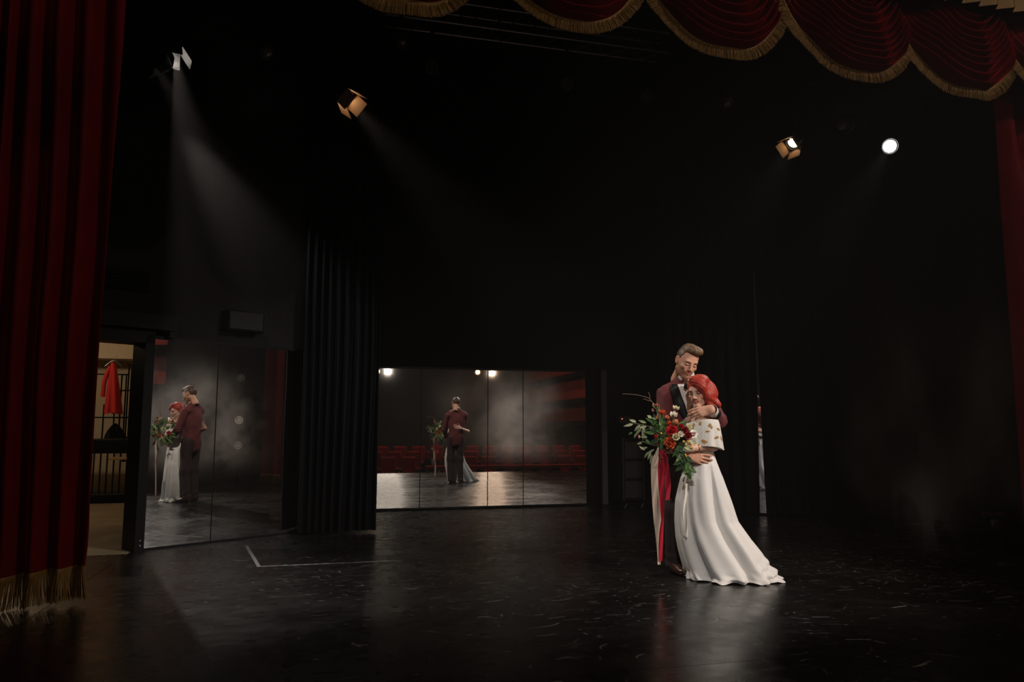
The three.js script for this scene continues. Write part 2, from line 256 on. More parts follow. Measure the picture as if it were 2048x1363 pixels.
// valance: overlapping festoon swags with gold fringe below a straight pleated pelmet
const swagLabels = ['red velvet swag with gold fringe, leftmost above the stage', 'red velvet swag, second from the left, its fringe lit brightest', 'red velvet swag, third from the left, crossed by many bright folds', 'red velvet swag, fourth from the left, one bright crease near its foot', 'red velvet swag below the stepped gold trim of the pelmet', 'red velvet swag at the right edge, cut by the frame'];
[[0.57, 4.165], [1.87, 4.205], [3.16, 4.16], [4.43, 4.11], [5.56, 4.085], [6.70, 4.07]].forEach(([xc, yb], k) => {
  const t = thing('swag', swagLabels[k], 'valance', [xc, 0, -5.22 + 0.012 * k], 0, 'swags of the red valance'), k0 = k, r = rng(40 + k), folds = 8 + Math.floor(r() * 3), skew = 0.05 * (r() - 0.5), ph = r();
  const fh = (v) => { const q = v * folds + ph + 0.25 * Math.sin(v * 9 + k * 2); const s = q - Math.floor(q); return Math.pow(Math.sin(Math.PI * Math.pow(s, 0.8)), 1.7); };
  const P = (u, v) => {
    const a = u * 2 - 1, e = Math.abs(a), k = 0.58 + 0.42 * Math.pow(v, 0.8), X = e * 0.80, rise = 1.05 * Math.pow(X, 2.35) + 6 * Math.pow(Math.max(0, X - 0.62), 2);
    const gather = smooth(1.0, 0.55, e), bump = fh(v + 0.035 * noise3(a * 2.5, v * 3, k0 + 60) + 0.02 * a) * (v < 0.985 ? 1 : 0.3);
    return [a * (a < 0 ? 0.80 : 0.62) * k + skew * (1 - e) * v, yb + 0.66 * (1 - v) + rise + 0.018 * bump * gather, (0.02 + 0.13 * bump) * gather + 0.04 * (1 - e) * v + 0.012 * (1 - gather) * Math.sin(v * folds * 6.3)];
  };
  part('drape', thick(64, 150, P, 0.004), M.redVelvet, t);
  const path = (u) => { const w = lerp(0.02, 0.98, u), q = P(w, 1), e = P(w + 0.01, 1), g = P(w - 0.01, 1), tx = e[0] - g[0], ty = e[1] - g[1], l = Math.hypot(tx, ty); return { p: V(q[0], q[1] + 0.004, q[2] + 0.008), n: V(0, 0, 1), d: V(ty / l, -tx / l, 0) }; };
  fringeParts(t, path, 0.09, 0.0036, 70 + k, 2.7, 0.0031, true);
});
{
  const t = thing('pelmet', 'straight pleated red velvet pelmet with stepped gold trim above the swags', 'pelmet', [-2.6, 0, -4.98]), w = 9.6, steps = 52;
  const zig = (u) => { const q = u * steps, s = q - Math.floor(q); return 0.07 * (s < 0.75 ? s / 0.75 : (1 - s) / 0.25); };
  part('drape', thick(416, 4, (u, v) => [u * w, lerp(5.7, 4.90, v), zig(u) * (0.6 + 0.4 * v)], 0.004), M.redVelvet, t);
  part('fringe_heading', thick(416, 2, (u, v) => [u * w, 4.915 - v * 0.11, zig(u) + 0.01], 0.006), M.gold, t, 'stepped gold braid');
}
const slit = (y, side) => { const w = y < 1.85 ? lerp(0.092, 0.026, Math.pow(clamp(y / 1.85), 0.8)) : lerp(0.026, 0.03, clamp((y - 1.85) / 1.4)); return side ? w * 0.55 : -w * 0.45; };   // half-widths of the slit the two drapes leave
// black masking: a leg of blue-black velvet between the two mirrors, and the drapes that leave a slit of mirror on the right
{
  const t = thing('masking_drape', 'tall black velvet leg hanging between the two lit mirrors', 'drape', [-0.17, 0, -8.52]);
  part('drape', drapeGeo(0.82, 7.2, 0.085, 0.07, 21, { y0: 0.02, nu: 150, nv: 30, sway: 0.02 }), M.blueBlackVelvet, t);
  part('batten', at(rod([-0.1, 7.2, 0.03], [0.95, 7.2, 0.03], 0.02), 0, 0, 0), M.blackMetal, t);
}
const RT = Math.atan2(-0.578, 0.816), RO = V(5.693, 0, -8.87);             // the slanted mirror on the right: x along it to the right and downstage
{
  const t = thing('mirror_wall', 'narrow slit of mirror showing between black drapes right of the bride', 'mirror', [RO.x, 0, RO.z], RT);
  part('mirror_panel', at(new THREE.BoxGeometry(0.5, 3.2, 0.006), 0.0, 1.63, -0.003), M.mirror, t);
  part('backing_board', at(new THREE.BoxGeometry(0.5, 3.22, 0.012), 0.0, 1.63, -0.0135), M.blackMetal, t);
  const l = thing('masking_drape', 'narrow black drape just left of the slit of mirror', 'drape', [RO.x, 0, RO.z], RT);
  part('drape', drapeGeo(1.3, 7.2, 0.16, 0.04, 22, { y0: 0.02, sway: 0.0, nu: 110, edge: (u, y) => u * slit(y, 0) }).translate(-1.3, 0, 0.012), M.blackVelvet, l);
  part('batten', rod([-1.35, 7.2, 0.03], [0.0, 7.2, 0.03], 0.02), M.blackMetal, l);
  const q = thing('masking_drape', 'wide black drape right of the slit of mirror', 'drape', [RO.x, 0, RO.z], RT);
  part('drape', drapeGeo(2.9, 7.2, 0.2, 0.05, 23, { y0: 0.02, sway: 0.0, nu: 200, edge: (u, y) => (1 - u) * slit(y, 1) }).translate(0, 0, 0.012), M.blackVelvet, q);
  part('batten', rod([0.01, 7.2, 0.03], [2.95, 7.2, 0.03], 0.02), M.blackMetal, q);
}

// ---------------------------------------------------------------- lights of the house and the rig
{ // lattice truss across the stage
  const t = thing('lighting_truss', 'long lattice truss running across the dark ceiling above the stage', 'truss'), y0 = 6.33, d = 0.29, z0 = -9.05, chords = [[y0, z0], [y0, z0 - d], [y0 + d, z0], [y0 + d, z0 - d]];
  for (const [y, z] of chords) part('chord', rod([0.5, y, z], [4.62, y, z], 0.022, 0.022, 10), M.truss, t);
  const br = (a, b) => part('brace', rod(a, b, 0.009, 0.009, 6), M.truss, t);
  for (let i = 0; i < 8; i++) {
    const x = 0.5 + i * 0.505, m = x + 0.2525, e = x + 0.505;
    br([x, y0, z0], [m, y0, z0 - d]); br([m, y0, z0 - d], [e, y0, z0]);
    br([x, y0 + d, z0], [m, y0, z0]); br([m, y0, z0], [e, y0 + d, z0]);
  }
}
for (const [n, y, z, x0, x1, lab] of [['lighting_bar', 5.25, -7.5, -1.75, 2.3, 'black pipe carrying the two lamps above the left mirror'], ['lighting_bar', 5.0, -7.0, 3.4, 8.6, 'black pipe carrying the lamps at upper right']]) {
  const t = thing(n, lab, 'pipe', [0, 0, 0]);
  part('pipe', rod([x0, y, z], [x1, y, z], 0.024, 0.024, 12), M.blackMetal, t);
  for (const x of [lerp(x0, x1, 0.12), lerp(x0, x1, 0.88)]) part('drop_wire', rod([x, y, z], [x, 8, z], 0.005, 0.005, 6), M.blackMetal, t);
}
// a theatre fresnel: can, rear cap, yoke, clamp, lens, four barn doors. It points along its own -z.
function fresnel(label, pos, aim, pipeY, { lens = null, power = 1, doors = M.blackMetal, size = 1, open = [0.5, 0.5, 0.5, 0.5], doorLen = 0.13, barn = true } = {}) {
  const t = thing('stage_lamp', label, 'lamp', pos);
  const head = new THREE.Group(), dir = V(...aim).sub(V(...pos)).normalize(); head.name = 'lamp_head'; head.quaternion.setFromRotationMatrix(new THREE.Matrix4().lookAt(V(0, 0, 0), dir, V(0, 1, 0))); t.add(head);
  const s = size, R = 0.095 * s;
  part('can', merge([new THREE.CylinderGeometry(R, R, 0.19 * s, 28, 1, true).rotateX(Math.PI / 2), at(new THREE.TorusGeometry(R, 0.006, 8, 28), 0, 0, -0.095 * s), at(new THREE.TorusGeometry(R, 0.006, 8, 28), 0, 0, 0.06 * s), at(new THREE.CylinderGeometry(R, R * 0.75, 0.07 * s, 28).rotateX(-Math.PI / 2), 0, 0, 0.13 * s)]), Object.assign(M.lampCan ??= std({ color: lin(0.012, 0.012, 0.012), roughness: 0.5, side: THREE.DoubleSide })), head);
  for (let i = 0; i < 4; i++) part('cooling_fin', at(new THREE.CylinderGeometry(R * 1.06, R * 1.06, 0.006, 24, 1).rotateX(Math.PI / 2), 0, 0, (0.09 + i * 0.022) * s), M.blackMetal, head);
  part('lens', at(new THREE.SphereGeometry(R * 0.93, 28, 12, 0, 7, 0, 1.0).scale(1, 0.45, 1).rotateX(-Math.PI / 2), 0, 0, -0.045 * s), lens ?? (M.deadLens ??= phy({ color: lin(0.12, 0.12, 0.13), roughness: 0.15, clearcoat: 1 })), head);
  const dl = doorLen * s;
  if (barn) [[0, 1], [0, -1], [-1, 0], [1, 0]].forEach(([dx, dy], i) => {
    const g = new THREE.BoxGeometry(dx ? 0.003 : 0.2 * s, dx ? 0.2 * s : 0.003, dl); g.translate(0, 0, -dl / 2);
    const m = part('barn_door', g, doors, head); m.position.set(dx * 0.1 * s, dy * 0.1 * s, -0.1 * s); if (dx) m.rotation.y = -dx * open[i]; else m.rotation.x = dy * open[i];
  });
  part('yoke', merge([rod([-0.12 * s, 0, 0.02], [-0.12 * s, 0.2 * s, 0.02], 0.008 * s, 0.008 * s, 6), rod([0.12 * s, 0, 0.02], [0.12 * s, 0.2 * s, 0.02], 0.008 * s, 0.008 * s, 6), rod([-0.12 * s, 0.2 * s, 0.02], [0.12 * s, 0.2 * s, 0.02], 0.008 * s, 0.008 * s, 6), rod([-0.125 * s, 0, 0], [-0.08 * s, 0, 0], 0.012, 0.012, 8), rod([0.125 * s, 0, 0], [0.08 * s, 0, 0], 0.012, 0.012, 8)]), M.blackMetal, t);
  if (pipeY !== null) { part('hanger', rod([0, 0.2 * s, 0.02], [0, pipeY - pos[1] - 0.03, 0.0], 0.01, 0.01, 8), M.blackMetal, t); part('clamp', at(rbox(0.05, 0.09, 0.07, 0.01), 0, pipeY - pos[1], 0), M.blackMetal, t); }
  return { t, head, dir, front: V(...pos).addScaledVector(dir, 0.07 * s) };
}
const glowing = (c, k) => std({ color: lin(0.8, 0.8, 0.8), roughness: 0.4, emissive: c, emissiveIntensity: k });
const alu = std({ color: lin(0.62, 0.42, 0.26), roughness: 0.55 }), whiteDoor = std({ color: lin(0.14, 0.14, 0.135), roughness: 0.5 });
function lampBeam(name, f, color, cd, to, deg, pen) { const d = V(...to).sub(f.front).normalize(), p = f.front.clone().addScaledVector(d, 0.02); spot(name, color, cd, p.toArray(), to, deg, pen, 2).name; return scene.children.filter((o) => o.isSpotLight).at(-1); }
{ // the four lamps the picture shows
  const a = fresnel('small white-lit lamp hanging highest at the left, beside the red curtain', [-1.62, 4.62, -7.46], [-0.45, 3.0, -8.35], 5.25, { lens: glowing(COOL.clone().lerp(WARM, 0.5), 0.5), doors: whiteDoor, size: 0.62, open: [0.2, 0.9, 0.6, 0.6] });
  lampBeam('beam', a, new THREE.Color(1, 0.9, 0.84), 19, [-0.5, 2.9, -8.35], 17, 1);
  const a2 = fresnel('small white-lit lamp right beside the highest left one, tilted down to the boards', [-1.43, 4.80, -7.42], [-1.00, 0, -5.95], 5.25, { lens: glowing(COOL.clone().lerp(WARM, 0.5), 0.5), doors: whiteDoor, size: 0.62, doorLen: 0.3, open: [0.35, 0.1, 0.5, -0.33] });
  lampBeam('beam', a2, new THREE.Color(1, 0.9, 0.84), 80, [-1.00, 0, -5.95], 20, 1).shadow.radius = 0.05;
  const b = fresnel('lamp with warm-lit barn doors hanging high above the black leg between the mirrors', [0.16, 4.52, -7.5], [2.7, 1.1, -5.5], 5.25, { size: 0.85, lens: glowing(TUNGSTEN, 5), doors: alu, open: [0.3, 0.35, 0.3, 0.0], doorLen: 0.17 });
  lampBeam('beam', b, WARM, 34, [2.65, 0.9, -5.5], 13, 0.7);
  const c = fresnel('lamp with a warm glowing lens at upper right', [5.08, 4.32, -7.0], [2.3, 1.5, -6.3], 5.0, { size: 0.8, lens: glowing(TUNGSTEN, 5), doors: alu, open: [0.4, 0.4, 0.4, 0.4] });
  lampBeam('beam', c, WARM, 8, [2.5, 1.1, -5.8], 18, 0.8);
  const d = fresnel('brilliant white lamp shining towards the house at upper right', [6.325, 4.37, -7.0], [2.6, 2.1, -1.5], 5.0, { lens: glowing(lin(1, 0.98, 0.94), 14), size: 0.95, barn: false });
  lampBeam('beam', d, lin(0.95, 0.97, 1), 13, [2.95, 0.9, -5.3], 12, 0.8);
  fresnel('unlit lamp with a dull round lens between the two lit ones at upper right', [5.71, 4.57, -7.0], [2.6, 2.0, -1.5], 5.0, { open: [1.2, 1.2, 1.2, 1.2] });
  fresnel('unlit black lamp at the left end of the stage pipe', [-0.6, 4.86, -7.5], [0.5, 2, -4.0], 5.25, {});
}
// LED par cans hung under the truss, all dark: a ring of small lenses each
function parCan(label, pos, aim, hangY, lit, group) {
  const t = thing('par_can', label, 'lamp', pos, 0, group), head = new THREE.Group(); head.name = 'lamp_head'; t.add(head);
  head.quaternion.setFromRotationMatrix(new THREE.Matrix4().lookAt(V(0, 0, 0), V(...aim).sub(V(...pos)), V(0, 1, 0)));
  part('can', merge([new THREE.CylinderGeometry(0.1, 0.085, 0.16, 24, 1).rotateX(-Math.PI / 2).translate(0, 0, 0.02), new THREE.TorusGeometry(0.1, 0.008, 8, 28).translate(0, 0, -0.062)]), M.blackMetal, head);
  const dots = []; for (let r = 0; r < 3; r++) for (let i = 0; i < (r ? r * 6 : 1); i++) { const a = i / (r * 6 || 1) * 6.2832, q = r * 0.035; dots.push(new THREE.SphereGeometry(0.0135, 10, 6).scale(1, 1, 0.5).translate(Math.cos(a) * q, Math.sin(a) * q, -0.062)); }
  part('lens_array', merge(dots), lit ?? (M.ledDead ??= phy({ color: lin(0.35, 0.33, 0.33), roughness: 0.2, clearcoat: 1 })), head);
  part('yoke', merge([rod([-0.115, 0, 0], [-0.115, 0.14, 0], 0.007), rod([0.115, 0, 0], [0.115, 0.14, 0], 0.007), rod([-0.115, 0.14, 0], [0.115, 0.14, 0], 0.007)]), M.blackMetal, t);
  if (hangY) part('clamp', merge([rod([0, 0.14, 0], [0, hangY - pos[1], 0], 0.009), at(rbox(0.05, 0.07, 0.06, 0.01), 0, hangY - pos[1], 0)]), M.blackMetal, t);
  return t;
}
parCan('dark round par lamp under the truss, leftmost of three', [1.33, 5.85, -9.34], [0.4, 0.6, -1.0], 6.33);
parCan('dark round par lamp under the middle of the truss', [3.2, 5.84, -9.34], [0.8, 0.6, -1.0], 6.33);
parCan('dark round par lamp under the truss, rightmost of three', [4.4, 5.8, -9.34], [1.2, 0.6, -1.0], 6.33);
fresnel('black lamp clamped under the left end of the truss', [0.9, 5.98, -9.05], [1.5, 2, -5], 6.33, {}); fresnel('black lamp in the dark at the left end of the right-hand pipe', [4.25, 4.68, -7.0], [3.4, 2, -3], 5.0, { size: 0.9 });
// boom with three small lamps just outside the opening on the right; the left mirror shows them
{
  const t = thing('lighting_boom', 'black lamp stand in front of the right curtain, seen in the left mirror', 'stand', [7.06, 0, -4.03]);
  t.position.y = -0.7;
  part('pole', rod([0, 0.04, 0], [0, 3.25, 0], 0.022, 0.018, 12), M.blackMetal, t);
  for (let i = 0; i < 3; i++) part('leg', rod([0, 0.35, 0], [Math.cos(i * 2.094) * 0.4, 0.015, Math.sin(i * 2.094) * 0.4], 0.014, 0.012, 8), M.blackMetal, t);
  const lit = glowing(lin(1, 0.9, 0.75), 0.03);
  for (const [y, k] of [[2.21, 0], [1.31, 1], [0.78, 2]]) parCan(['small lit par lamp, topmost on the stand by the right curtain', 'small lit par lamp, middle one on the stand by the right curtain', 'small lit par lamp, lowest on the stand by the right curtain'][y > 2 ? 0 : y > 1 ? 1 : 2], [6.94, y, -4.10], [-1.0, y, -8.1], null, [lit, glowing(lin(1, 0.9, 0.75), 0.22), glowing(lin(1, 0.9, 0.75), 0.10)][k], 'par lamps on the side stand');
}
// front-of-house key lamps on the gallery rail, and the balcony lamps that show in the back mirror
KEYS.forEach((k, i) => {
  const f = fresnel(['profile lamp high over the stalls, right-hand one', 'profile lamp high over the stalls, beside the right-hand one', 'profile lamp high over the stalls, left of the middle'][i], k.from, k.to, k.from[1] + 0.55, { lens: glowing(WARM, 6), size: 1.2 });
  lampBeam('key_beam', f, k.color, k.cd, k.to, k.deg, 0.55);
});
{ const t = thing('lighting_bar', 'pipe carrying the profile lamps over the stalls', 'pipe'); part('pipe', rod([-2, 6.2, 1.0], [8.8, 6.2, 0.4], 0.025, 0.025, 12), M.blackMetal, t); part('hanger', rod([-1.5, 6.2, 1.0], [-1.5, 8, 1.0], 0.008), M.blackMetal, t); part('hanger', rod([8, 6.2, 0.45], [8, 8, 0.45], 0.008), M.blackMetal, t); }
{
  const bar = thing('balcony_rail', 'pipe along the balcony front at the back of the stalls', 'pipe'); part('pipe', rod([-3, 3.72, 10.4], [8.9, 3.72, 9.6], 0.03, 0.03, 10), M.blackMetal, bar);
  const L = [[7.16, 3.50, 9.7, 9], [6.55, 3.52, 9.75, 6], [2.80, 3.52, 10.1, 7], [2.38, 3.5, 10.1, 5]];
  const labels = ['rightmost warm lamp on the balcony pipe, seen in the back mirror', 'second warm lamp from the right on the balcony pipe', 'third warm lamp from the right on the balcony pipe', 'leftmost warm lamp on the balcony pipe, seen in the back mirror'];
  L.forEach(([x, y, z, k], i) => { const f = fresnel(labels[i], [x, y, z], [2.6, 1.0, -6], 3.72, { lens: glowing(lin(1, 0.68, 0.38), k * (i === 0 || i === 2 ? 0.35 : 1.1)), size: 1.25, open: [0.9, 0.9, 0.9, 0.9] }); if (i === 0 || i === 2) lampBeam('balcony_beam', f, WARM, 38, [2.2, 0.8, -7], 14, 0.8); });
}
// dim house downlights over the stalls: what reddens the seats, the wall and the house curtain
for (const [x, z, i] of [[2.6, 6.2, 0], [7.2, 1.4, 1]]) {
  const t = thing('house_light', ['dim round downlight over the rear stalls', 'dim round downlight over the right front stalls'][i], 'lamp', [x, 7.6, z]);
  part('shade', new THREE.LatheGeometry([[0.03, 0.3], [0.06, 0.28], [0.2, 0.02], [0.21, 0.0]].map((p) => new THREE.Vector2(...p)), 28), M.lampCan, t); part('stem', rod([0, 0.28, 0], [0, 0.4, 0], 0.015), M.blackMetal, t);
  part('bulb', at(new THREE.SphereGeometry(0.09, 20, 14), 0, 0.06, 0), glowing(WARM, 5), t);
  const l = new THREE.PointLight(WARM, [12, 26][i], 0, 2); l.name = 'house_lamp'; l.position.set(x, 7.5, z); l.castShadow = true; l.shadow.radius = 5; scene.add(l);
}

// ---------------------------------------------------------------- what the mirrors show of the auditorium, and backstage things
// right-hand wall: red panels in tiers between dark ledges
{
  const w = struct('wall_red_panels', null), red = std({ color: lin(0.55, 0.05, 0.03), roughness: 0.6, map: napTex });
  for (const [y0, y1] of [[1.42, 1.98], [2.25, 2.95], [3.25, 3.85], [4.15, 4.7]]) {
    for (let i = 0; i < 7; i++) part('panel', rbox(0.05, y1 - y0, 1.86, 0.01).translate(9.42, (y0 + y1) / 2, 0.2 + i * 1.9), red, w);
    part('ledge', rbox(0.34, 0.09, 13.6, 0.02).translate(9.33, y0 - 0.12, 6.1), M.blackPaint, w);
  }
  part('wainscot', slab(9.44, 9.5, -0.7, 1.2, -3.8, 13.4), std({ color: lin(0.02, 0.01, 0.009), roughness: 0.7 }), w);
}
// theatre seats, tip-up, facing the stage (towards -z)
{
  const plush = velvet(0.75, 0.02, 0.02, 0.8), proto = thing('theatre_seat', 'red plush tip-up seat in the dark stalls, seen in the back mirror', 'seat', [0, 0, 0], 0, 'red stalls seats seen in the mirrors');
  part('backrest', rbox(0.46, 0.62, 0.09, 0.04, 3).rotateX(-0.16).translate(0, 0.68, 0.26), plush, proto);
  part('back_shell', rbox(0.47, 0.66, 0.025, 0.012, 2).rotateX(-0.16).translate(0, 0.67, 0.32), M.blackPaint, proto);
  part('seat_cushion', rbox(0.44, 0.10, 0.42, 0.04, 3).rotateX(0.1).translate(0, 0.43, 0.0), plush, proto);
  for (const s of [-1, 1]) { const p = part('side_panel', rbox(0.03, 0.58, 0.36, 0.012).translate(s * 0.25, 0.31, 0.06), M.blackPaint, proto); const a = part('armrest', rbox(0.06, 0.035, 0.38, 0.016, 2).translate(s * 0.25, 0.63, 0.05), M.redArm ??= std({ color: lin(0.30, 0.03, 0.02), roughness: 0.4 }), proto); }
  part('foot_rail', rbox(0.46, 0.05, 0.1, 0.01).translate(0, 0.025, 0.06), M.blackMetal, proto);
  const spots = []; const r = rng(3);
  for (let row = 0; row < 3; row++) for (let i = 0; i < 13; i++) { const x = 1.5 + i * 0.62 + (row % 2) * 0.31; if (x > 9.0 || (row === 0 && Math.abs(x - 3.42) < 0.5) || (row === 0 && i > 6 && i < 10)) continue; spots.push([x, 1.55 + row * 1.25, row, (r() - 0.5) * 0.02]); }
  const ord = ['first', 'second', 'third', 'fourth', 'fifth', 'sixth', 'seventh', 'eighth', 'ninth', 'tenth', 'eleventh', 'twelfth', 'thirteenth', 'fourteenth'], count = [0, 0, 0];
  spots.forEach(([x, z, row, a], i) => { const o = i ? copyOf(proto, [x, 0, z], a) : proto; o.position.set(x, -0.7 + row * 0.13, z); o.rotation.y = a; o.userData.label = 'red tip-up seat, ' + ord[count[row]++] + ' from left in the ' + ['front', 'second', 'back'][row] + ' row in the back mirror'; });
  for (let row = 1; row < 3; row++) struct('floor_step', slab(-4, 9.4, -0.7, -0.7 + row * 0.13, 0.95 + row * 1.25, 15), houseFloor.material).name = 'floor_step_' + row;
  // lip of the stage and the low red rail before the first row
  const rail = thing('orchestra_rail', 'low red padded rail before the first row of seats', 'rail', [0, -0.7, 0.75]);
  part('pad', rbox(5.0, 0.09, 0.12, 0.04, 2).translate(5.6, 0.72, 0), plush, rail); for (let i = 0; i < 6; i++) part('post', rod([3.2 + i * 0.95, 0, 0], [3.2 + i * 0.95, 0.7, 0], 0.02), M.blackMetal, rail);
}
// backstage: a tall black metal rack of bars with a red costume on it
{
  const t = thing('metal_rack', 'tall black metal rack of upright bars in the room behind the door', 'rack', [-3.0, 0, -13.1]), B = M.blackMetal;
  part('base', rbox(2.0, 0.13, 0.6, 0.02).translate(0.15, 0.075, 0), B, t);
  part('deck', rbox(2.0, 0.22, 0.62, 0.02).translate(0.15, 0.86, 0), B, t, 'thick black shelf deck');
  for (let i = 0; i < 14; i++) part('lower_bar', rod([-0.55 + i * 0.092, 0.13, 0.27], [-0.55 + i * 0.092, 0.76, 0.27], 0.012, 0.012, 8), B, t);
  const up = [[-0.62, 2.02], [-0.36, 1.56], [-0.20, 1.5], [-0.05, 1.98], [0.03, 1.98], [0.095, 1.98], [0.125, 2.14], [0.165, 2.14], [0.215, 2.14], [0.30, 2.14], [0.36, 2.0], [0.40, 2.0], [0.44, 2.14], [0.56, 2.14]];
  for (const [x, h] of up) part('upright', rod([x, 0.97, 0.2], [x, h, 0.2], 0.012, 0.012, 8), B, t);
  for (const [x0, x1, y] of [[-0.62, 0.2, 1.30], [-0.62, 0.12, 1.97], [0.1, 0.6, 2.13], [0.0, 0.25, 1.72], [0.28, 0.6, 1.86]]) part('cross_bar', rod([x0, y, 0.2], [x1, y, 0.2], 0.011, 0.011, 8), B, t);
  const box = thing('flight_case', 'black case standing on the rack deck behind the door', 'case', [-2.60, 0.975, -13.12]);
  part('body', rbox(0.42, 0.76, 0.3, 0.02).translate(0, 0.38, 0), M.blackPaint, box); for (const s of [-1, 1]) part('edge_trim', rbox(0.02, 0.76, 0.02, 0.004).translate(s * 0.205, 0.38, 0.145), B, box); part('handle', new THREE.TorusGeometry(0.06, 0.01, 8, 16, Math.PI).translate(0, 0.3, 0.15), B, box);
  const sh = thing('folded_cloth', 'small dark heap of cloth on the rack deck', 'cloth', [-3.10, 0.975, -13.2]); part('heap', sheet(30, 16, (u, v) => { const a = u * 6.2832, r = 0.16 * v * (1 + 0.2 * Math.sin(a * 3 + v * 2)); return [Math.cos(a) * r, 0.2 * (1 - v * v) * (1 + 0.2 * Math.sin(a * 4)), Math.sin(a) * r]; }, true), M.blackVelvet, sh);
  const plank = thing('wooden_plank', 'pale wooden plank jutting out at the front of the rack', 'plank', [-2.55, 0.68, -12.62], 0.05); part('board', rbox(0.9, 0.035, 0.26, 0.006), std({ color: lin(0.55, 0.38, 0.16), roughness: 0.6, map: dataTex(128, 128, (x, y) => 0.75 + 0.2 * noise3(x / 40, y / 3, 4)) }), plank); part('bracket', rbox(0.05, 0.03, 0.3, 0.005).translate(0.2, -0.033, -0.06), B, plank); part('bracket', rbox(0.05, 0.03, 0.3, 0.005).translate(-0.25, -0.033, -0.06), B, plank);
  // the costume: a red robe on a hanger, creased by its own weight
  const c = thing('red_costume', 'red robe hanging on the black rack behind the stage door', 'costume', [-3.06, 1.36, -12.72]);
  part('robe', sheet(56, 24, (u, v) => { const a = u * 6.2832, w = lerp(0.03, 0.125, Math.pow(v, 0.75)) * (1 + 0.10 * Math.sin(a * 7 + v * 2) * v), d = lerp(0.04, 0.1, v) * (1 + 0.25 * Math.sin(a * 6 + 1) * v); return [Math.cos(a) * w + 0.04 * v, 0.78 * (1 - v) + 0.01 * Math.sin(a * 5), Math.sin(a) * d]; }, true), Object.assign(M.redCloth ??= std({ color: lin(0.50, 0.015, 0.012), roughness: 0.85, side: THREE.DoubleSide })), c);
  part('sleeve', tube([[-0.04, 0.72, 0], [-0.10, 0.5, 0.03], [-0.115, 0.25, 0.03]], 0.032, 16, 10), M.redCloth, c);
  part('hanger', merge([tube([[-0.12, 0.72, 0], [0, 0.81, 0], [0.12, 0.72, 0]], 0.007, 12, 6), tube([[0, 0.81, 0], [0.0, 0.87, 0], [0.03, 0.9, 0], [0.05, 0.87, 0]], 0.004, 12, 6)]), M.steel, c);
  const k = thing('equipment_stand', 'black splayed foot of a stand on the tan backstage floor', 'stand', [-2.28, 0, -10.9]);
  part('pole', rod([0.32, 0.08, -0.05], [0.34, 1.7, -0.05], 0.02), B, k); for (let i = 0; i < 3; i++) part('leg', rod([0.32, 0.22, -0.05], [0.32 + Math.cos(i * 2.094 + 3.0) * 0.34, 0.02, -0.05 + Math.sin(i * 2.094 + 3.0) * 0.34], 0.022, 0.03, 8), B, k);
}
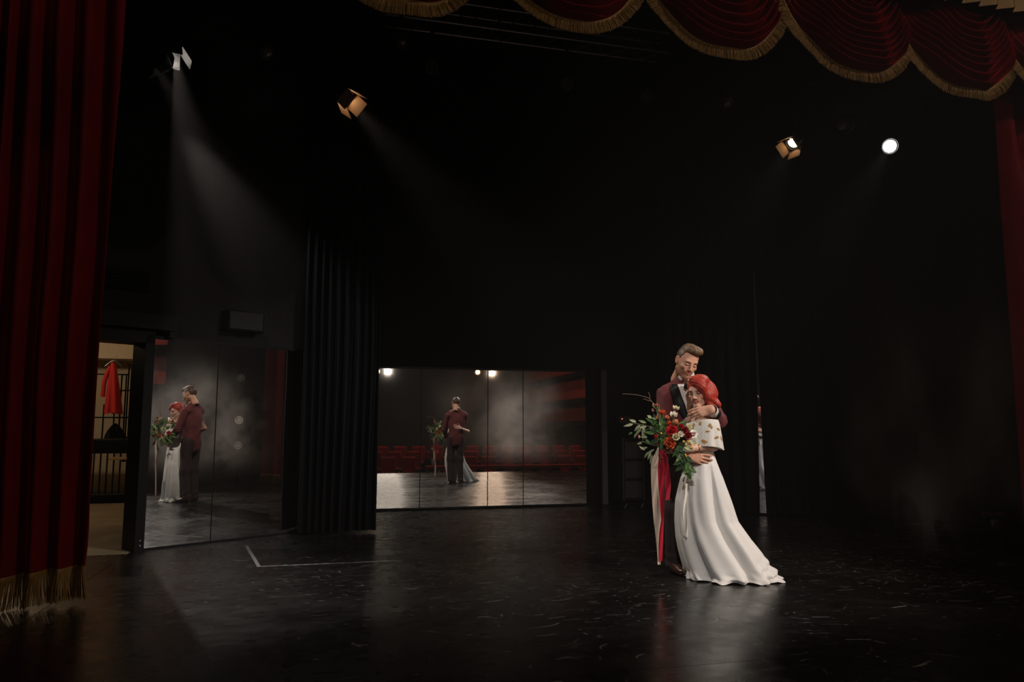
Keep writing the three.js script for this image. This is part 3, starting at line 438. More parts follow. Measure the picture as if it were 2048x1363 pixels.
// stage-right wing, behind the bouquet: post, rack case with a red pilot light, low trolley
{
  const p = thing('stage_post', 'slim dark post on the back wall right of the back mirror', 'post', [4.13, 0, -10.5]); part('shaft', rbox(0.09, 2.0, 0.07, 0.01).translate(0, 1.0, 0), std({ color: lin(0.03, 0.03, 0.03), roughness: 0.6 }), p); part('foot', rbox(0.2, 0.03, 0.2, 0.008).translate(0, 0.015, 0), M.blackMetal, p); part('cap', rbox(0.11, 0.03, 0.09, 0.008).translate(0, 2.0, 0), M.blackMetal, p);
  const c = thing('equipment_rack', 'tall black equipment case in the shadow left of the bouquet', 'case', [4.42, 0, -10.35], 0.1), dark = std({ color: lin(0.012, 0.012, 0.013), roughness: 0.55 });
  part('body', rbox(0.34, 0.9, 0.4, 0.02, 2).translate(0, 0.55, 0), M.blackPaint, c);
  for (const s of [-1, 1]) part('edge_trim', rbox(0.025, 0.9, 0.025, 0.006).translate(s * 0.165, 0.55, 0.195), dark, c);
  for (let i = 0; i < 3; i++) part('drawer', rbox(0.28, 0.24, 0.02, 0.008).translate(0, 0.26 + i * 0.28, 0.2), dark, c);
  for (const s of [-1, 1]) part('castor', new THREE.CylinderGeometry(0.05, 0.05, 0.035, 18).rotateZ(Math.PI / 2).translate(s * 0.13, 0.05, 0.13), M.blackMetal, c);
  const d = thing('control_unit', 'small control box with a red pilot light, left of the bouquet', 'control box', [4.38, 1.0, -10.35], 0.1);
  part('body', rbox(0.2, 0.11, 0.14, 0.012, 2).translate(0, 0.255, 0), dark, d); part('pilot_light', at(new THREE.SphereGeometry(0.009, 10, 8), -0.06, 0.27, 0.073), glowing(lin(1, 0.25, 0.12), 1.2), d); part('stand', rod([0, 0, 0], [0, 0.21, 0], 0.015), M.blackMetal, d);
  
  const q = thing('cable_coil', 'coil of black cable with steel plugs on the floor left of the ribbons', 'cable', [4.33, 0.0, -10.0]);
  part('coil', merge([0, 1, 2, 3].map((i) => new THREE.TorusGeometry(0.13 - 0.008 * i, 0.01, 8, 36).rotateX(Math.PI / 2 + 0.06 * (i % 2 ? 1 : -1)).translate(0, 0.012 + i * 0.016, 0))), M.blackMetal, q); for (const [x, z] of [[-0.13, 0.08], [0.13, 0.05]]) part('plug', rod([x, 0.03, z], [x + 0.02, 0.09, z + 0.03], 0.014, 0.012, 10), M.steel, q);
  const f = thing('floor_lamp', 'small floor lamp lying at the far right edge of the stage', 'lamp', [7.05, 0, -6.62], -0.9);
  part('can', merge([new THREE.CylinderGeometry(0.085, 0.085, 0.2, 24, 1, true).rotateX(Math.PI / 2).translate(0, 0.12, 0), new THREE.TorusGeometry(0.085, 0.008, 8, 24).translate(0, 0.12, 0.1)]), M.lampCan, f); part('lens', at(new THREE.SphereGeometry(0.08, 20, 10, 0, 7, 0, 1).scale(1, 0.4, 1).rotateX(Math.PI / 2), 0, 0.12, 0.05), M.deadLens, f);
  part('stand', merge([rod([-0.1, 0.12, 0], [-0.1, 0.01, 0], 0.01), rod([0.1, 0.12, 0], [0.1, 0.01, 0], 0.01), rod([-0.12, 0.012, 0], [0.12, 0.012, 0], 0.012)]), M.blackMetal, f); part('gel_frame', rbox(0.2, 0.008, 0.14, 0.002).rotateX(-0.4).translate(0, 0.225, 0.16), std({ color: lin(0.5, 0.18, 0.07), roughness: 0.4 }), f);
}

// drifting stage smoke: a handful of thin undulating veils that pass light on, thickest where the machine has just blown it (right of the couple and over the first rows)
{
  const N = 256, R2 = 1, dens = (seed) => dataTex(N, N, (x, y) => { const u = x / N, v = y / N, e = smooth(0, 0.34, u) * smooth(1, 0.66, u) * smooth(0, 0.5, v) * smooth(1, 0.72, v); let n = 0, a = 0.5, f = 3; for (let k = 0; k < 5; k++) { n += a * noise3(u * f + seed, v * f * 1.2, seed * 3.1 + k); a *= 0.55; f *= 2.1; } return e * smooth(-0.7, 0.45, n); });
  const t = thing('stage_smoke', 'thin veils of pale stage smoke drifting right of the couple, glowing in the mirrors', 'smoke'); t.userData.kind = 'stuff';
  const r = rng(9), maps = [1.3, 5.2, 8.8].map(dens).map((m) => phy({ color: lin(0.975, 0.945, 0.92), transmission: 1, thickness: 0, ior: 1.0, roughness: 0.295, roughnessMap: m, specularIntensity: 0, side: THREE.DoubleSide }));
  const veil = (x0, x1, y0, y1, z, k, slant = 0) => part('veil', sheet(30, 20, (u, v) => { const x = lerp(x0, x1, u), y = lerp(y1, y0, v); return [x + 0.12 * noise3(y, z, k), y, z - slant * (x - x0) + 0.14 * noise3(x * 0.9 + k, y * 0.9, k) + 0.05 * noise3(x * 2.3, y * 2.3, k + 5)]; }), maps[k % 3], t);
  [[2.4, 5.8, -0.6], [2.7, 6.2, -1.2], [3.1, 6.4, -1.9]].forEach(([a, b, z], k) => veil(a, b, 0.1, 3.2 + 0.5 * r(), z, k));
  [[3.4, 6.0, -3.5], [3.3, 5.9, -3.9], [3.4, 5.9, -4.3], [3.7, 6.1, -4.8]].forEach(([a, b, z], k) => veil(a, b, 0.02, 2.3 + 0.7 * r(), z, k + 7, 0.42));
}

// ---------------------------------------------------------------- the couple: bodies and clothes meshed from distance fields
const smin = (a, b, k) => { const h = Math.max(k - Math.abs(a - b), 0) / k; return Math.min(a, b) - h * h * k * 0.25; };
const smax = (a, b, k) => -smin(-a, -b, k);
function cap(a, b, ra, rb = ra) {                                   // tapered capsule
  const [ax, ay, az] = a, dx = b[0] - ax, dy = b[1] - ay, dz = b[2] - az, L = dx * dx + dy * dy + dz * dz || 1e-9;
  return { c: [(a[0] + b[0]) / 2, (a[1] + b[1]) / 2, (a[2] + b[2]) / 2], R: Math.sqrt(L) / 2 + Math.max(ra, rb), d: (x, y, z) => { const px = x - ax, py = y - ay, pz = z - az, t = clamp((px * dx + py * dy + pz * dz) / L); return Math.hypot(px - dx * t, py - dy * t, pz - dz * t) - (ra + (rb - ra) * t); } };
}
function ell(c, r, X = [1, 0, 0], Y = [0, 1, 0]) {                   // ellipsoid with its own axes
  const Z = [X[1] * Y[2] - X[2] * Y[1], X[2] * Y[0] - X[0] * Y[2], X[0] * Y[1] - X[1] * Y[0]];
  return { c, R: Math.max(...r), d: (x, y, z) => { const px = x - c[0], py = y - c[1], pz = z - c[2], a = (px * X[0] + py * X[1] + pz * X[2]) / r[0], b = (px * Y[0] + py * Y[1] + pz * Y[2]) / r[1], e = (px * Z[0] + py * Z[1] + pz * Z[2]) / r[2], k0 = Math.sqrt(a * a + b * b + e * e), k1 = Math.hypot(a / r[0], b / r[1], e / r[2]); return k1 < 1e-9 ? -Math.min(...r) : k0 * (k0 - 1) / k1; } };
}
class Field {
  constructor() { this.p = []; this.post = null; }
  add(s, k = 0.02) { this.p.push({ s, k, op: 1 }); return this; }
  cut(s, k = 0.01) { this.p.push({ s, k, op: -1 }); return this; }
  at(x, y, z) {
    let d = 10;
    for (const { s, k, op } of this.p) {
      const far = Math.hypot(x - s.c[0], y - s.c[1], z - s.c[2]) - s.R * 1.02;
      if (op > 0) { if (far > d + k && far > 0.02) continue; d = d === 10 ? s.d(x, y, z) : smin(d, s.d(x, y, z), k); } else { if (far > -d + k && far > 0.02) continue; d = smax(d, -s.d(x, y, z), k); }
    }
    return this.post ? this.post(x, y, z, d) : d;
  }
}
function nets(f, lo, hi, h, color) {                                 // surface nets over the cells near the surface
  const n = [0, 1, 2].map((i) => Math.ceil((hi[i] - lo[i]) / h) + 1), [nx, ny, nz] = n, val = new Float32Array(nx * ny * nz).fill(1), known = new Uint8Array(nx * ny * nz), B = 4, I = (i, j, k) => (k * ny + j) * nx + i, blocks = [];
  for (let k = 0; k < nz; k += B) for (let j = 0; j < ny; j += B) for (let i = 0; i < nx; i += B) {
    const d = f.at(lo[0] + (i + B / 2) * h, lo[1] + (j + B / 2) * h, lo[2] + (k + B / 2) * h);
    if (Math.abs(d) < B * h * 1.9 + 0.01) blocks.push([i, j, k]);
  }
  for (const [bi, bj, bk] of blocks) for (let k = bk; k <= Math.min(bk + B, nz - 1); k++) for (let j = bj; j <= Math.min(bj + B, ny - 1); j++) for (let i = bi; i <= Math.min(bi + B, nx - 1); i++) { const o = I(i, j, k); if (!known[o]) { known[o] = 1; val[o] = f.at(lo[0] + i * h, lo[1] + j * h, lo[2] + k * h); } }
  const vid = new Map(), pos = [], idx = [], col = [];
  const cellV = (i, j, k) => {
    const key = I(i, j, k); if (vid.has(key)) return vid.get(key);
    let sx = 0, sy = 0, sz = 0, c = 0;
    const corner = (q) => val[I(i + (q & 1), j + ((q >> 1) & 1), k + ((q >> 2) & 1))];
    for (let q = 0; q < 8; q++) for (const b of [1, 2, 4]) if (!(q & b)) { const a = corner(q), e = corner(q | b); if ((a < 0) !== (e < 0)) { const t = a / (a - e); sx += (q & 1) + (b === 1 ? t : 0); sy += ((q >> 1) & 1) + (b === 2 ? t : 0); sz += ((q >> 2) & 1) + (b === 4 ? t : 0); c++; } }
    const x = lo[0] + (i + sx / c) * h, y = lo[1] + (j + sy / c) * h, z = lo[2] + (k + sz / c) * h; pos.push(x, y, z); if (color) col.push(...color(x, y, z)); vid.set(key, pos.length / 3 - 1); return pos.length / 3 - 1;
  };
  const seen = new Set();
  for (const [bi, bj, bk] of blocks) for (let k = Math.max(1, bk); k < Math.min(bk + B, nz - 1); k++) for (let j = Math.max(1, bj); j < Math.min(bj + B, ny - 1); j++) for (let i = Math.max(1, bi); i < Math.min(bi + B, nx - 1); i++) {
    const o = I(i, j, k), a = val[o];
    const quad = (e, f1, v) => { if (!known[e] || (a < 0) === (val[e] < 0)) return; const [p, q, r, s] = v.map((w) => cellV(...w)); if (a < 0) idx.push(p, q, r, p, r, s); else idx.push(p, r, q, p, s, r); };
    quad(I(i + 1, j, k), 0, [[i, j - 1, k - 1], [i, j, k - 1], [i, j, k], [i, j - 1, k]]);
    quad(I(i, j + 1, k), 1, [[i - 1, j, k - 1], [i - 1, j, k], [i, j, k], [i, j, k - 1]]);
    quad(I(i, j, k + 1), 2, [[i - 1, j - 1, k], [i, j - 1, k], [i, j, k], [i - 1, j, k]]);
  }
  const g = new THREE.BufferGeometry(); g.setAttribute('position', new THREE.Float32BufferAttribute(pos, 3)); if (color) g.setAttribute('color', new THREE.Float32BufferAttribute(col, 3)); g.setIndex(idx); g.computeVertexNormals(); return g;
}
function join(list) { return mergeGeometries(list.map((g) => { for (const k of Object.keys(g.attributes)) if (!['position', 'normal', 'color'].includes(k)) g.deleteAttribute(k); return g.index ? g.toNonIndexed() : g; })); }
const nrm = (a) => { const l = Math.hypot(...a); return a.map((v) => v / l); }, add = (a, b, s = 1) => a.map((v, i) => v + b[i] * s), cross = (a, b) => [a[1] * b[2] - a[2] * b[1], a[2] * b[0] - a[0] * b[2], a[0] * b[1] - a[1] * b[0]], mid = (a, b, t = 0.5) => a.map((v, i) => v + (b[i] - v) * t);
// a hand: palm of four metacarpals, four jointed fingers of their own lengths, a thumb off the side of the palm
function handField(wrist, dir, back, right, { s = 1, curl = [[0.3, 0.4, 0.3]], spread = 0.05, thumb = [0.7, 0.6, -0.15], forearm = null } = {}) {
  const F = new Field(); dir = nrm(dir); back = nrm(add(back, dir, -(back[0] * dir[0] + back[1] * dir[1] + back[2] * dir[2]))); const side = right ? cross(back, dir) : cross(dir, back);
  const P = (d, sd, b, o = wrist) => [0, 1, 2].map((i) => o[i] + s * (dir[i] * d + side[i] * sd + back[i] * b));
  const off = [0.031, 0.010, -0.011, -0.030], kn = [0.092, 0.095, 0.089, 0.079], base = [0.017, 0.006, -0.006, -0.016], len = [[0.043, 0.026, 0.021], [0.047, 0.030, 0.022], [0.043, 0.028, 0.021], [0.034, 0.021, 0.018]], rad = [0.0098, 0.0100, 0.0094, 0.0083];
  for (let i = 0; i < 4; i++) F.add(cap(P(0.005, base[i], 0), P(kn[i], off[i], 0), 0.0155 * s, 0.0118 * s), 0.018);
  F.add(ell(P(0.05, 0, -0.006), [0.034 * s, 0.044 * s, 0.013 * s], side, dir), 0.015);
  F.add(ell(P(0.032, 0.024, -0.010), [0.017 * s, 0.032 * s, 0.014 * s], side, dir), 0.014);
  for (let i = 0; i < 4; i++) {
    let a = P(kn[i], off[i], 0), ang = 0; const c = curl[Math.min(i, curl.length - 1)], sp = spread * (1.5 - i);
    for (let j = 0; j < 3; j++) { ang += c[j]; const dd = nrm([0, 1, 2].map((q) => dir[q] * Math.cos(ang) - back[q] * Math.sin(ang) + side[q] * sp)), b = add(a, dd, len[i][j] * s); F.add(cap(a, b, rad[i] * s * (1 - 0.08 * j), rad[i] * s * (0.93 - 0.10 * j)), j ? 0.003 : 0.008); if (j < 2) F.add(ell(b, [rad[i] * s * 0.98, rad[i] * s * 0.98, rad[i] * s * 0.98]), 0.003); a = b; }
  }
  const t0 = P(0.022, 0.024, -0.006), t1 = P(0.022 + 0.045 * thumb[1], 0.024 + 0.045 * thumb[0], -0.006 + 0.045 * thumb[2]), t2 = P(0.022 + 0.08 * thumb[1] + 0.01, 0.024 + 0.068 * thumb[0], -0.006 + 0.08 * thumb[2]), t3 = P(0.022 + 0.107 * thumb[1] + 0.02, 0.024 + 0.080 * thumb[0], -0.006 + 0.107 * thumb[2]);
  F.add(cap(t0, t1, 0.0145 * s, 0.0122 * s), 0.012).add(cap(t1, t2, 0.0118 * s, 0.0105 * s), 0.004).add(cap(t2, t3, 0.0105 * s, 0.0085 * s), 0.003);
  if (forearm) F.add(cap(wrist, forearm, 0.0255 * s, 0.034 * s), 0.03);
  const all = [P(0, 0, 0), P(0.2, 0.06, 0.03), P(0.2, -0.06, -0.07), P(0.0, 0.1, 0), P(0.1, 0.1, -0.08), P(0.06, -0.06, 0.03)].concat(forearm ? [forearm] : []), lo = [0, 1, 2].map((i) => Math.min(...all.map((a) => a[i])) - 0.045), hi = [0, 1, 2].map((i) => Math.max(...all.map((a) => a[i])) + 0.045);
  return { F, lo, hi };
}
// a head in its own axes: face towards +z, the person's left at +x
function headField(o = {}) {
  const F = new Field(), { jaw = 1, nose = 1, lips = 1 } = o;
  F.add(ell([0, 0.036, -0.014], [0.077, 0.092, 0.100])).add(ell([0, -0.022, 0.022], [0.064 * (0.5 + 0.5 * jaw), 0.092, 0.068]), 0.03).add(cap([-0.046 * jaw, -0.062, 0.0], [0, -0.098, 0.064], 0.024, 0.02), 0.03).add(cap([0.046 * jaw, -0.062, 0.0], [0, -0.098, 0.064], 0.024, 0.02), 0.03).add(ell([0, -0.102, 0.072], [0.019 * jaw, 0.015, 0.015]), 0.02);
  F.add(cap([-0.036, 0.026, 0.078], [0.036, 0.026, 0.078], 0.0105), 0.018);
  for (const s of [-1, 1]) F.add(ell([s * 0.041, -0.024, 0.062], [0.022, 0.017, 0.018]), 0.02).add(ell([s * 0.022, -0.052, 0.076], [0.016, 0.016, 0.013]), 0.02).cut(ell([s * 0.031, 0.004, 0.096], [0.019, 0.0125, 0.014]), 0.012).add(ell([s * 0.031, 0.003, 0.0765], [0.0145, 0.0125, 0.0125]), 0.003);
  F.add(cap([0, 0.018, 0.088], [0, -0.026, 0.108 * (0.96 + 0.04 * nose)], 0.0075, 0.0105 * nose), 0.014).add(ell([0, -0.03, 0.108], [0.0105, 0.009, 0.009]), 0.008);
  for (const s of [-1, 1]) F.add(ell([s * 0.0115, -0.033, 0.1], [0.008, 0.0065, 0.009]), 0.006);
  for (const s of [-1, 1]) F.add(cap([0, -0.0625, 0.0925], [s * 0.027, -0.056, 0.079], 0.0046, 0.0028), 0.006).add(cap([0, -0.0715, 0.0915], [s * 0.025, -0.058, 0.080], 0.0052 * lips, 0.003), 0.006);
  F.cut(cap([-0.02, -0.0648, 0.0985], [0.02, -0.0635, 0.0975], 0.0022), 0.004);
  for (const s of [-1, 1]) F.add(ell([s * 0.080, 0.0, -0.012], [0.0085, 0.031, 0.019], [0.94, 0, s * 0.34], [0, 0.97, -0.2]), 0.008).cut(ell([s * 0.089, 0.004, -0.006], [0.006, 0.019, 0.010]), 0.005).add(ell([s * 0.078, -0.024, -0.004], [0.007, 0.010, 0.009]), 0.006);
  F.add(cap([0, -0.07, -0.028], [0, -0.17, -0.05], 0.050 * (o.neck ?? 1), 0.050 * (o.neck ?? 1)), 0.03);
  return F;
}
const headMatrix = (pos, yaw, pitch, roll, s) => new THREE.Matrix4().makeTranslation(...pos).multiply(new THREE.Matrix4().makeRotationFromEuler(new THREE.Euler(pitch, yaw, roll, 'YXZ'))).multiply(new THREE.Matrix4().makeScale(s, s, s));
const bl = (a, b, t) => a.map((v, i) => lerp(v, b[i], t)), near2 = (x, y, cx, cy, rx, ry) => smooth(1.25, 0.7, Math.hypot((x - cx) / rx, (y - cy) / ry));
function faceColor({ skin, lip, brow, beard = null, beardAmt = 0, lash, blush = 0, lid = null }) {
  return (x, y, z) => {
    let c = skin; const f = smooth(0.03, 0.06, z), ax = Math.abs(x), n = 0.5 + 0.5 * noise3(x * 160, y * 160, z * 160);
    c = bl(c, c.map((v, i) => v * (i ? 0.9 : 1.02)), n * 0.5);
    if (blush) c = bl(c, [c[0], c[1] * 0.72, c[2] * 0.72], f * blush * near2(ax, y, 0.043, -0.028, 0.026, 0.02));
    c = bl(c, [c[0], c[1] * 0.7, c[2] * 0.66], smooth(0.078, 0.084, ax) * (z < 0.03 ? 1 : 0) * 0.8);
    if (beard) { const b = smooth(-0.03, -0.062, y + 0.5 * Math.max(0, 0.05 - ax) - (ax > 0.04 ? 0.02 : 0)) + near2(x, y, 0, -0.05, 0.03, 0.007) * f, cut = near2(x, y, 0, -0.066, 0.028, 0.011); c = bl(c, beard, clamp(b) * beardAmt * (0.65 + 0.5 * n) * (1 - cut) * smooth(-0.04, 0.0, z)); }
    if (lid) c = bl(c, lid, f * near2(ax, y, 0.031, 0.009, 0.018, 0.009) * 0.8);
    c = bl(c, brow, f * near2(ax, y, 0.031 , 0.0265 - Math.abs(ax - 0.031) * 0.25, 0.022, 0.0052) * 0.85);
    c = bl(c, lash, f * near2(ax, y, 0.031, -0.0035 + Math.pow((ax - 0.031) / 0.016, 2) * 0.003, 0.0175, 0.0042) * 0.95);
    c = bl(c, lip, f * near2(x, y, 0, -0.067 + 8 * x * x, 0.024, 0.0115) * (1 - near2(x, y, 0, -0.0655 + 8 * x * x, 0.021, 0.0016) * 0.7));
    return c;
  };
}
const COUPLE = [2.807, 0, -5.469], COUPLE_TURN = -0.4742;           // both stand in this frame: x to the right, z towards the stalls
function inCouple(name, label, x, z) {                              // a thing in that frame; returns a function that moves geometry to its base
  const c = Math.cos(COUPLE_TURN), s = Math.sin(COUPLE_TURN), t = thing(name, label, name, [COUPLE[0] + c * x + s * z, 0, COUPLE[2] - s * x + c * z], COUPLE_TURN);
  return { t, home: (g) => g.translate(-x, 0, -z) };
}
const cloth = (c, o = {}) => phy({ color: lin(...c), roughness: 0.85, sheen: 0.4, sheenRoughness: 0.5, sheenColor: lin(...c.map((v) => Math.min(1, v * 2.2))), side: THREE.DoubleSide, ...o });

// ---------------------------------------------------------------- groom
{
  const { t, home } = inCouple('person', 'man in a burgundy dinner jacket, black lapels and bow tie, head bowed, hugging the woman', 0.02, -0.06);
  const f = [0.5, 0, 0.866], l = [0.866, 0, -0.5], G = (o, a, y, b) => [o[0] + l[0] * a + f[0] * b, o[1] + y, o[2] + l[2] * a + f[2] * b];
  const pel = [0.015, 0.94, -0.075], che = [0.035, 1.27, -0.075], neck = [0.047, 1.47, -0.075];
  const rs = [-0.118, 1.405, 0.012], ls = [0.190, 1.405, -0.160], re = [-0.135, 1.115, 0.115], rw = [0.042, 0.922, 0.292], le = [0.292, 1.185, 0.040], lw = [0.226, 1.266, 0.285];
  const rh = G(pel, -0.09, -0.02, 0), lh = G(pel, 0.09, -0.02, 0), rk = [-0.075, 0.5, -0.01], lk = [0.095, 0.5, -0.12], ra = [-0.09, 0.085, -0.045], la = [0.10, 0.085, -0.15];
  const skin = [0.60, 0.33, 0.225], HM = headMatrix([0.058, 1.655, -0.012], 0.38, 0.44, -0.22, 1.03);
  const handSkin = (x, y, z) => { const n = 0.5 + 0.5 * noise3(x * 90, y * 90, z * 90); return bl(skin, [0.56, 0.27, 0.19], n * 0.6); };
  const head = nets(headField({ jaw: 1.04, nose: 1.1 }), [-0.105, -0.2, -0.135], [0.105, 0.145, 0.135], 0.0032, faceColor({ skin, lip: [0.42, 0.17, 0.13], brow: [0.09, 0.05, 0.03], beard: [0.25, 0.11, 0.05], beardAmt: 0.75, lash: [0.06, 0.035, 0.03], blush: 0.2 })).applyMatrix4(HM);
  const B = new Field().add(cap(neck, [0.055, 1.57, -0.05], 0.055, 0.054)).add(cap(rs, ls, 0.05)).add(ell(che, [0.14, 0.19, 0.085], l)).add(ell(pel, [0.13, 0.16, 0.085], l), 0.06).add(ell([0.025, 1.1, -0.075], [0.125, 0.16, 0.08], l), 0.06).add(cap(rs, re, 0.045, 0.037)).add(cap(re, rw, 0.036, 0.026)).add(cap(ls, le, 0.045, 0.037)).add(cap(le, lw, 0.036, 0.026)).add(cap(rh, rk, 0.07, 0.05)).add(cap(rk, ra, 0.046, 0.034)).add(cap(lh, lk, 0.07, 0.05)).add(cap(lk, la, 0.046, 0.034));
  const h1 = handField(lw, [-0.93, -0.20, 0.02], [0.05, 0.35, 0.94], false, { s: 1.0, curl: [[0.22, 0.4, 0.3], [0.25, 0.42, 0.3], [0.3, 0.45, 0.32], [0.36, 0.5, 0.35]], spread: 0.05, thumb: [0.08, 0.95, -0.38], forearm: mid(lw, le, 0.4) });
  const h2 = handField(rw, [0.9, -0.22, -0.04], [-0.1, 0.12, 0.98], true, { s: 1.0, curl: [[0.15, 0.3, 0.25], [0.2, 0.3, 0.25], [0.3, 0.35, 0.3], [0.5, 0.45, 0.35]], spread: 0.11, thumb: [0.75, 0.75, -0.05], forearm: mid(rw, re, 0.35) });
  part('body', home(join([head, nets(B, [-0.24, 0.0, -0.3], [0.42, 1.62, 0.36], 0.011, () => skin), nets(h1.F, h1.lo, h1.hi, 0.0032, handSkin), nets(h2.F, h2.lo, h2.hi, 0.0032, handSkin)])), M.skin = phy({ vertexColors: true, color: lin(1, 1, 1), roughness: 0.48, specularIntensity: 0.7, sheen: 0.15, sheenColor: lin(0.9, 0.5, 0.4) }), t);
  // hair: faded sides, a brushed-up top that falls to his left
  const H = new Field().add(ell([0, 0.036, -0.018], [0.0805, 0.094, 0.103]), 0.01).add(ell([0.004, 0.104, 0.002], [0.066, 0.040, 0.086]), 0.02).add(ell([0.014, 0.120, 0.052], [0.050, 0.028, 0.040]), 0.02).add(ell([0.038, 0.110, 0.052], [0.030, 0.024, 0.032]), 0.02);
  H.post = (x, y, z, d) => {
    const line = 0.032 + 0.55 * clamp(y - 0.045, 0, 0.09) - 0.16 * Math.max(0, 0.05 - x) * (y > 0.07 ? 0.7 : 0.2), side = Math.max(z - line - (y > 0.092 ? 0.06 : 0), -(y + 0.022 + 0.42 * Math.max(0, -z - 0.01)) + (Math.abs(z - 0.025) < 0.014 && y > -0.05 ? -0.02 : 0));
    const ear = 0.026 - Math.hypot((y - 0.0) * 0.8, z + 0.012), top = smooth(0.06, 0.11, y), w = Math.sin((x - z * 0.35) * 640 + 2 * noise3(x * 20, y * 20, z * 20)) * 0.0009 + Math.sin((x - z * 0.3) * 250 + 2 * noise3(x * 16, y * 16, z * 16)) * 0.0014;
    return smax(smax(d + w * top + 0.0008 * noise3(x * 300, y * 300, z * 300), side, 0.006), Math.abs(x) > 0.06 ? ear : -1, 0.004);
  };
  part('hair', home(nets(H, [-0.105, -0.09, -0.135], [0.11, 0.175, 0.13], 0.003, (x, y, z) => bl([0.085, 0.046, 0.024], [0.22, 0.13, 0.07], clamp(smooth(0.06, 0.13, y) * (0.55 + 0.6 * noise3(x * 140, y * 30, z * 40))))).applyMatrix4(HM)), phy({ vertexColors: true, color: lin(1, 1, 1), roughness: 0.5, sheen: 0, sheenColor: lin(0.5, 0.35, 0.2) }), t);
  // jacket
  const jacketCol = [0.105, 0.016, 0.019], J = new Field().add(cap(rs, ls, 0.066)).add(ell(che, [0.178, 0.21, 0.118], l), 0.05).add(ell([0.030, 1.08, -0.076], [0.143, 0.2, 0.104], l), 0.08).add(ell([0.015, 0.88, -0.075], [0.172, 0.2, 0.118], l), 0.09).add(cap([0.04, 1.515, -0.085], [-0.07, 1.43, -0.02], 0.062, 0.062), 0.05).add(cap([0.05, 1.515, -0.09], [0.15, 1.43, -0.14], 0.062, 0.062), 0.05).add(cap(rs, re, 0.067, 0.054), 0.012).add(cap(re, mid(re, rw, 0.9), 0.057, 0.043), 0.03).add(cap(ls, le, 0.066, 0.052), 0.03).add(cap(le, mid(le, lw, 0.86), 0.052, 0.041), 0.03);
  J.post = (x, y, z, d) => {
    const er = Math.hypot(x - re[0], y - re[1], z - re[2]), el = Math.hypot(x - le[0], y - le[1], z - le[2]), wr = smooth(0.2, 0.02, er) * Math.sin((y * 1.0 + x * 0.7) * 150 + 3 * noise3(x * 14, y * 14, z * 14)) + smooth(0.2, 0.02, el) * Math.sin((y * 0.6 + z * 1.1) * 150 + 3 * noise3(x * 14, y * 14, z * 14));
    return smax(smax(d + 0.0055 * wr + 0.007 * noise3(x * 9, y * 6, z * 9) + 0.0030 * noise3(x * 26, y * 16, z * 26) + 0.006 * smooth(0.016, 0.0, Math.abs(Math.hypot(x - rs[0] - 0.03, (y - rs[1]) * 0.6, z - rs[2]) - 0.075)), 0.775 - y, 0.01), Math.max(y - 1.548 - 0.3 * clamp(-((x - 0.04) * 0.5 + (z + 0.075) * 0.866), 0, 0.12) + 0.9 * Math.max(0, (x - 0.04) * 0.5 + (z + 0.075) * 0.866), 0.058 - Math.hypot(x - 0.052, z + 0.055)) * (y > 1.46 ? 1 : 0) - (y > 1.46 ? 0 : 1), 0.008);
  };
  part('jacket', home(nets(J, [-0.27, 0.74, -0.33], [0.45, 1.62, 0.36], 0.0085)), cloth(jacketCol, { sheen: 0.8 }), t, 'burgundy jacket');
  const onJacket = (a, y, off) => { let b = 0.4; for (let i = 0; i < 40; i++) { const p = G([0.03, 0, -0.075], a, y, b), d = J.at(...p); if (d < 0.0008) break; b -= Math.max(d * 0.7, 0.0006); } return G([0.03, 0, -0.075], a, y, b + off); };
  const band = (aL, aR, y0, y1, nu, nv, off, th = 0.004) => home(thick(nu, nv, (u, v) => { const y = lerp(y1, y0, v); return onJacket(lerp(aL(y), aR(y), u), y, off + 0.004 * Math.sin(Math.PI * u)); }, th));
  const vw = (y) => 0.098 * Math.pow(clamp((y - 1.10) / 0.36), 0.8), lw2 = (y) => 0.032 + 0.046 * smooth(1.12, 1.38, y) * smooth(1.50, 1.42, y);
  const shirtWhite = cloth([0.70, 0.66, 0.60]), satin = phy({ specularIntensity: 0.35, color: lin(0.006, 0.006, 0.007), roughness: 0.5, sheen: 0.3, sheenColor: lin(0.1, 0.1, 0.1), side: THREE.DoubleSide });
  part('shirt', band((y) => -vw(y) - 0.01, (y) => vw(y) + 0.01, 1.10, 1.475, 10, 24, 0.004), shirtWhite, t, 'white dress shirt');
  for (const s of [-1, 1]) part('lapel', band((y) => s * vw(y), (y) => s * (vw(y) + lw2(y)), 1.09, 1.475, 8, 28, 0.010, 0.005), satin, t, 'black satin lapel');
  const ring = (c, up, r0, r1, h, open) => { const U = nrm(up), X = nrm(cross([0, 0, 1], U)), Z = cross(X, U); return thick(44, 4, (u, v) => { const a = open + u * (6.2832 - 2 * open), r = lerp(r0, r1, v); return [0, 1, 2].map((i) => c[i] + U[i] * v * h + r * (X[i] * Math.sin(a) + Z[i] * Math.cos(a) * -1)); }, 0.003); };
  part('collar', home(ring([0.046, 1.512, -0.066], [0.06, 1, 0.08], 0.071, 0.064, 0.066, 0.0)), shirtWhite, t, 'white stand collar');
  { // bow tie
    const c = G([0.03, 0, -0.075], 0.0, 1.462, 0.115), w = new Field();
    for (const s of [-1, 1]) w.add(ell(G(c, s * 0.034, 0, 0), [0.03, 0.022, 0.011], nrm(add(l, [0, s * 0.12, 0]))), 0.008).add(ell(G(c, s * 0.05, 0, 0.0), [0.014, 0.028, 0.009], l), 0.008);
    w.add(ell(c, [0.011, 0.013, 0.014], l), 0.004); part('bow_tie', home(nets(w, add(c, [-0.1, -0.06, -0.08]), add(c, [0.1, 0.06, 0.08]), 0.0035)), satin, t, 'black bow tie');
  }
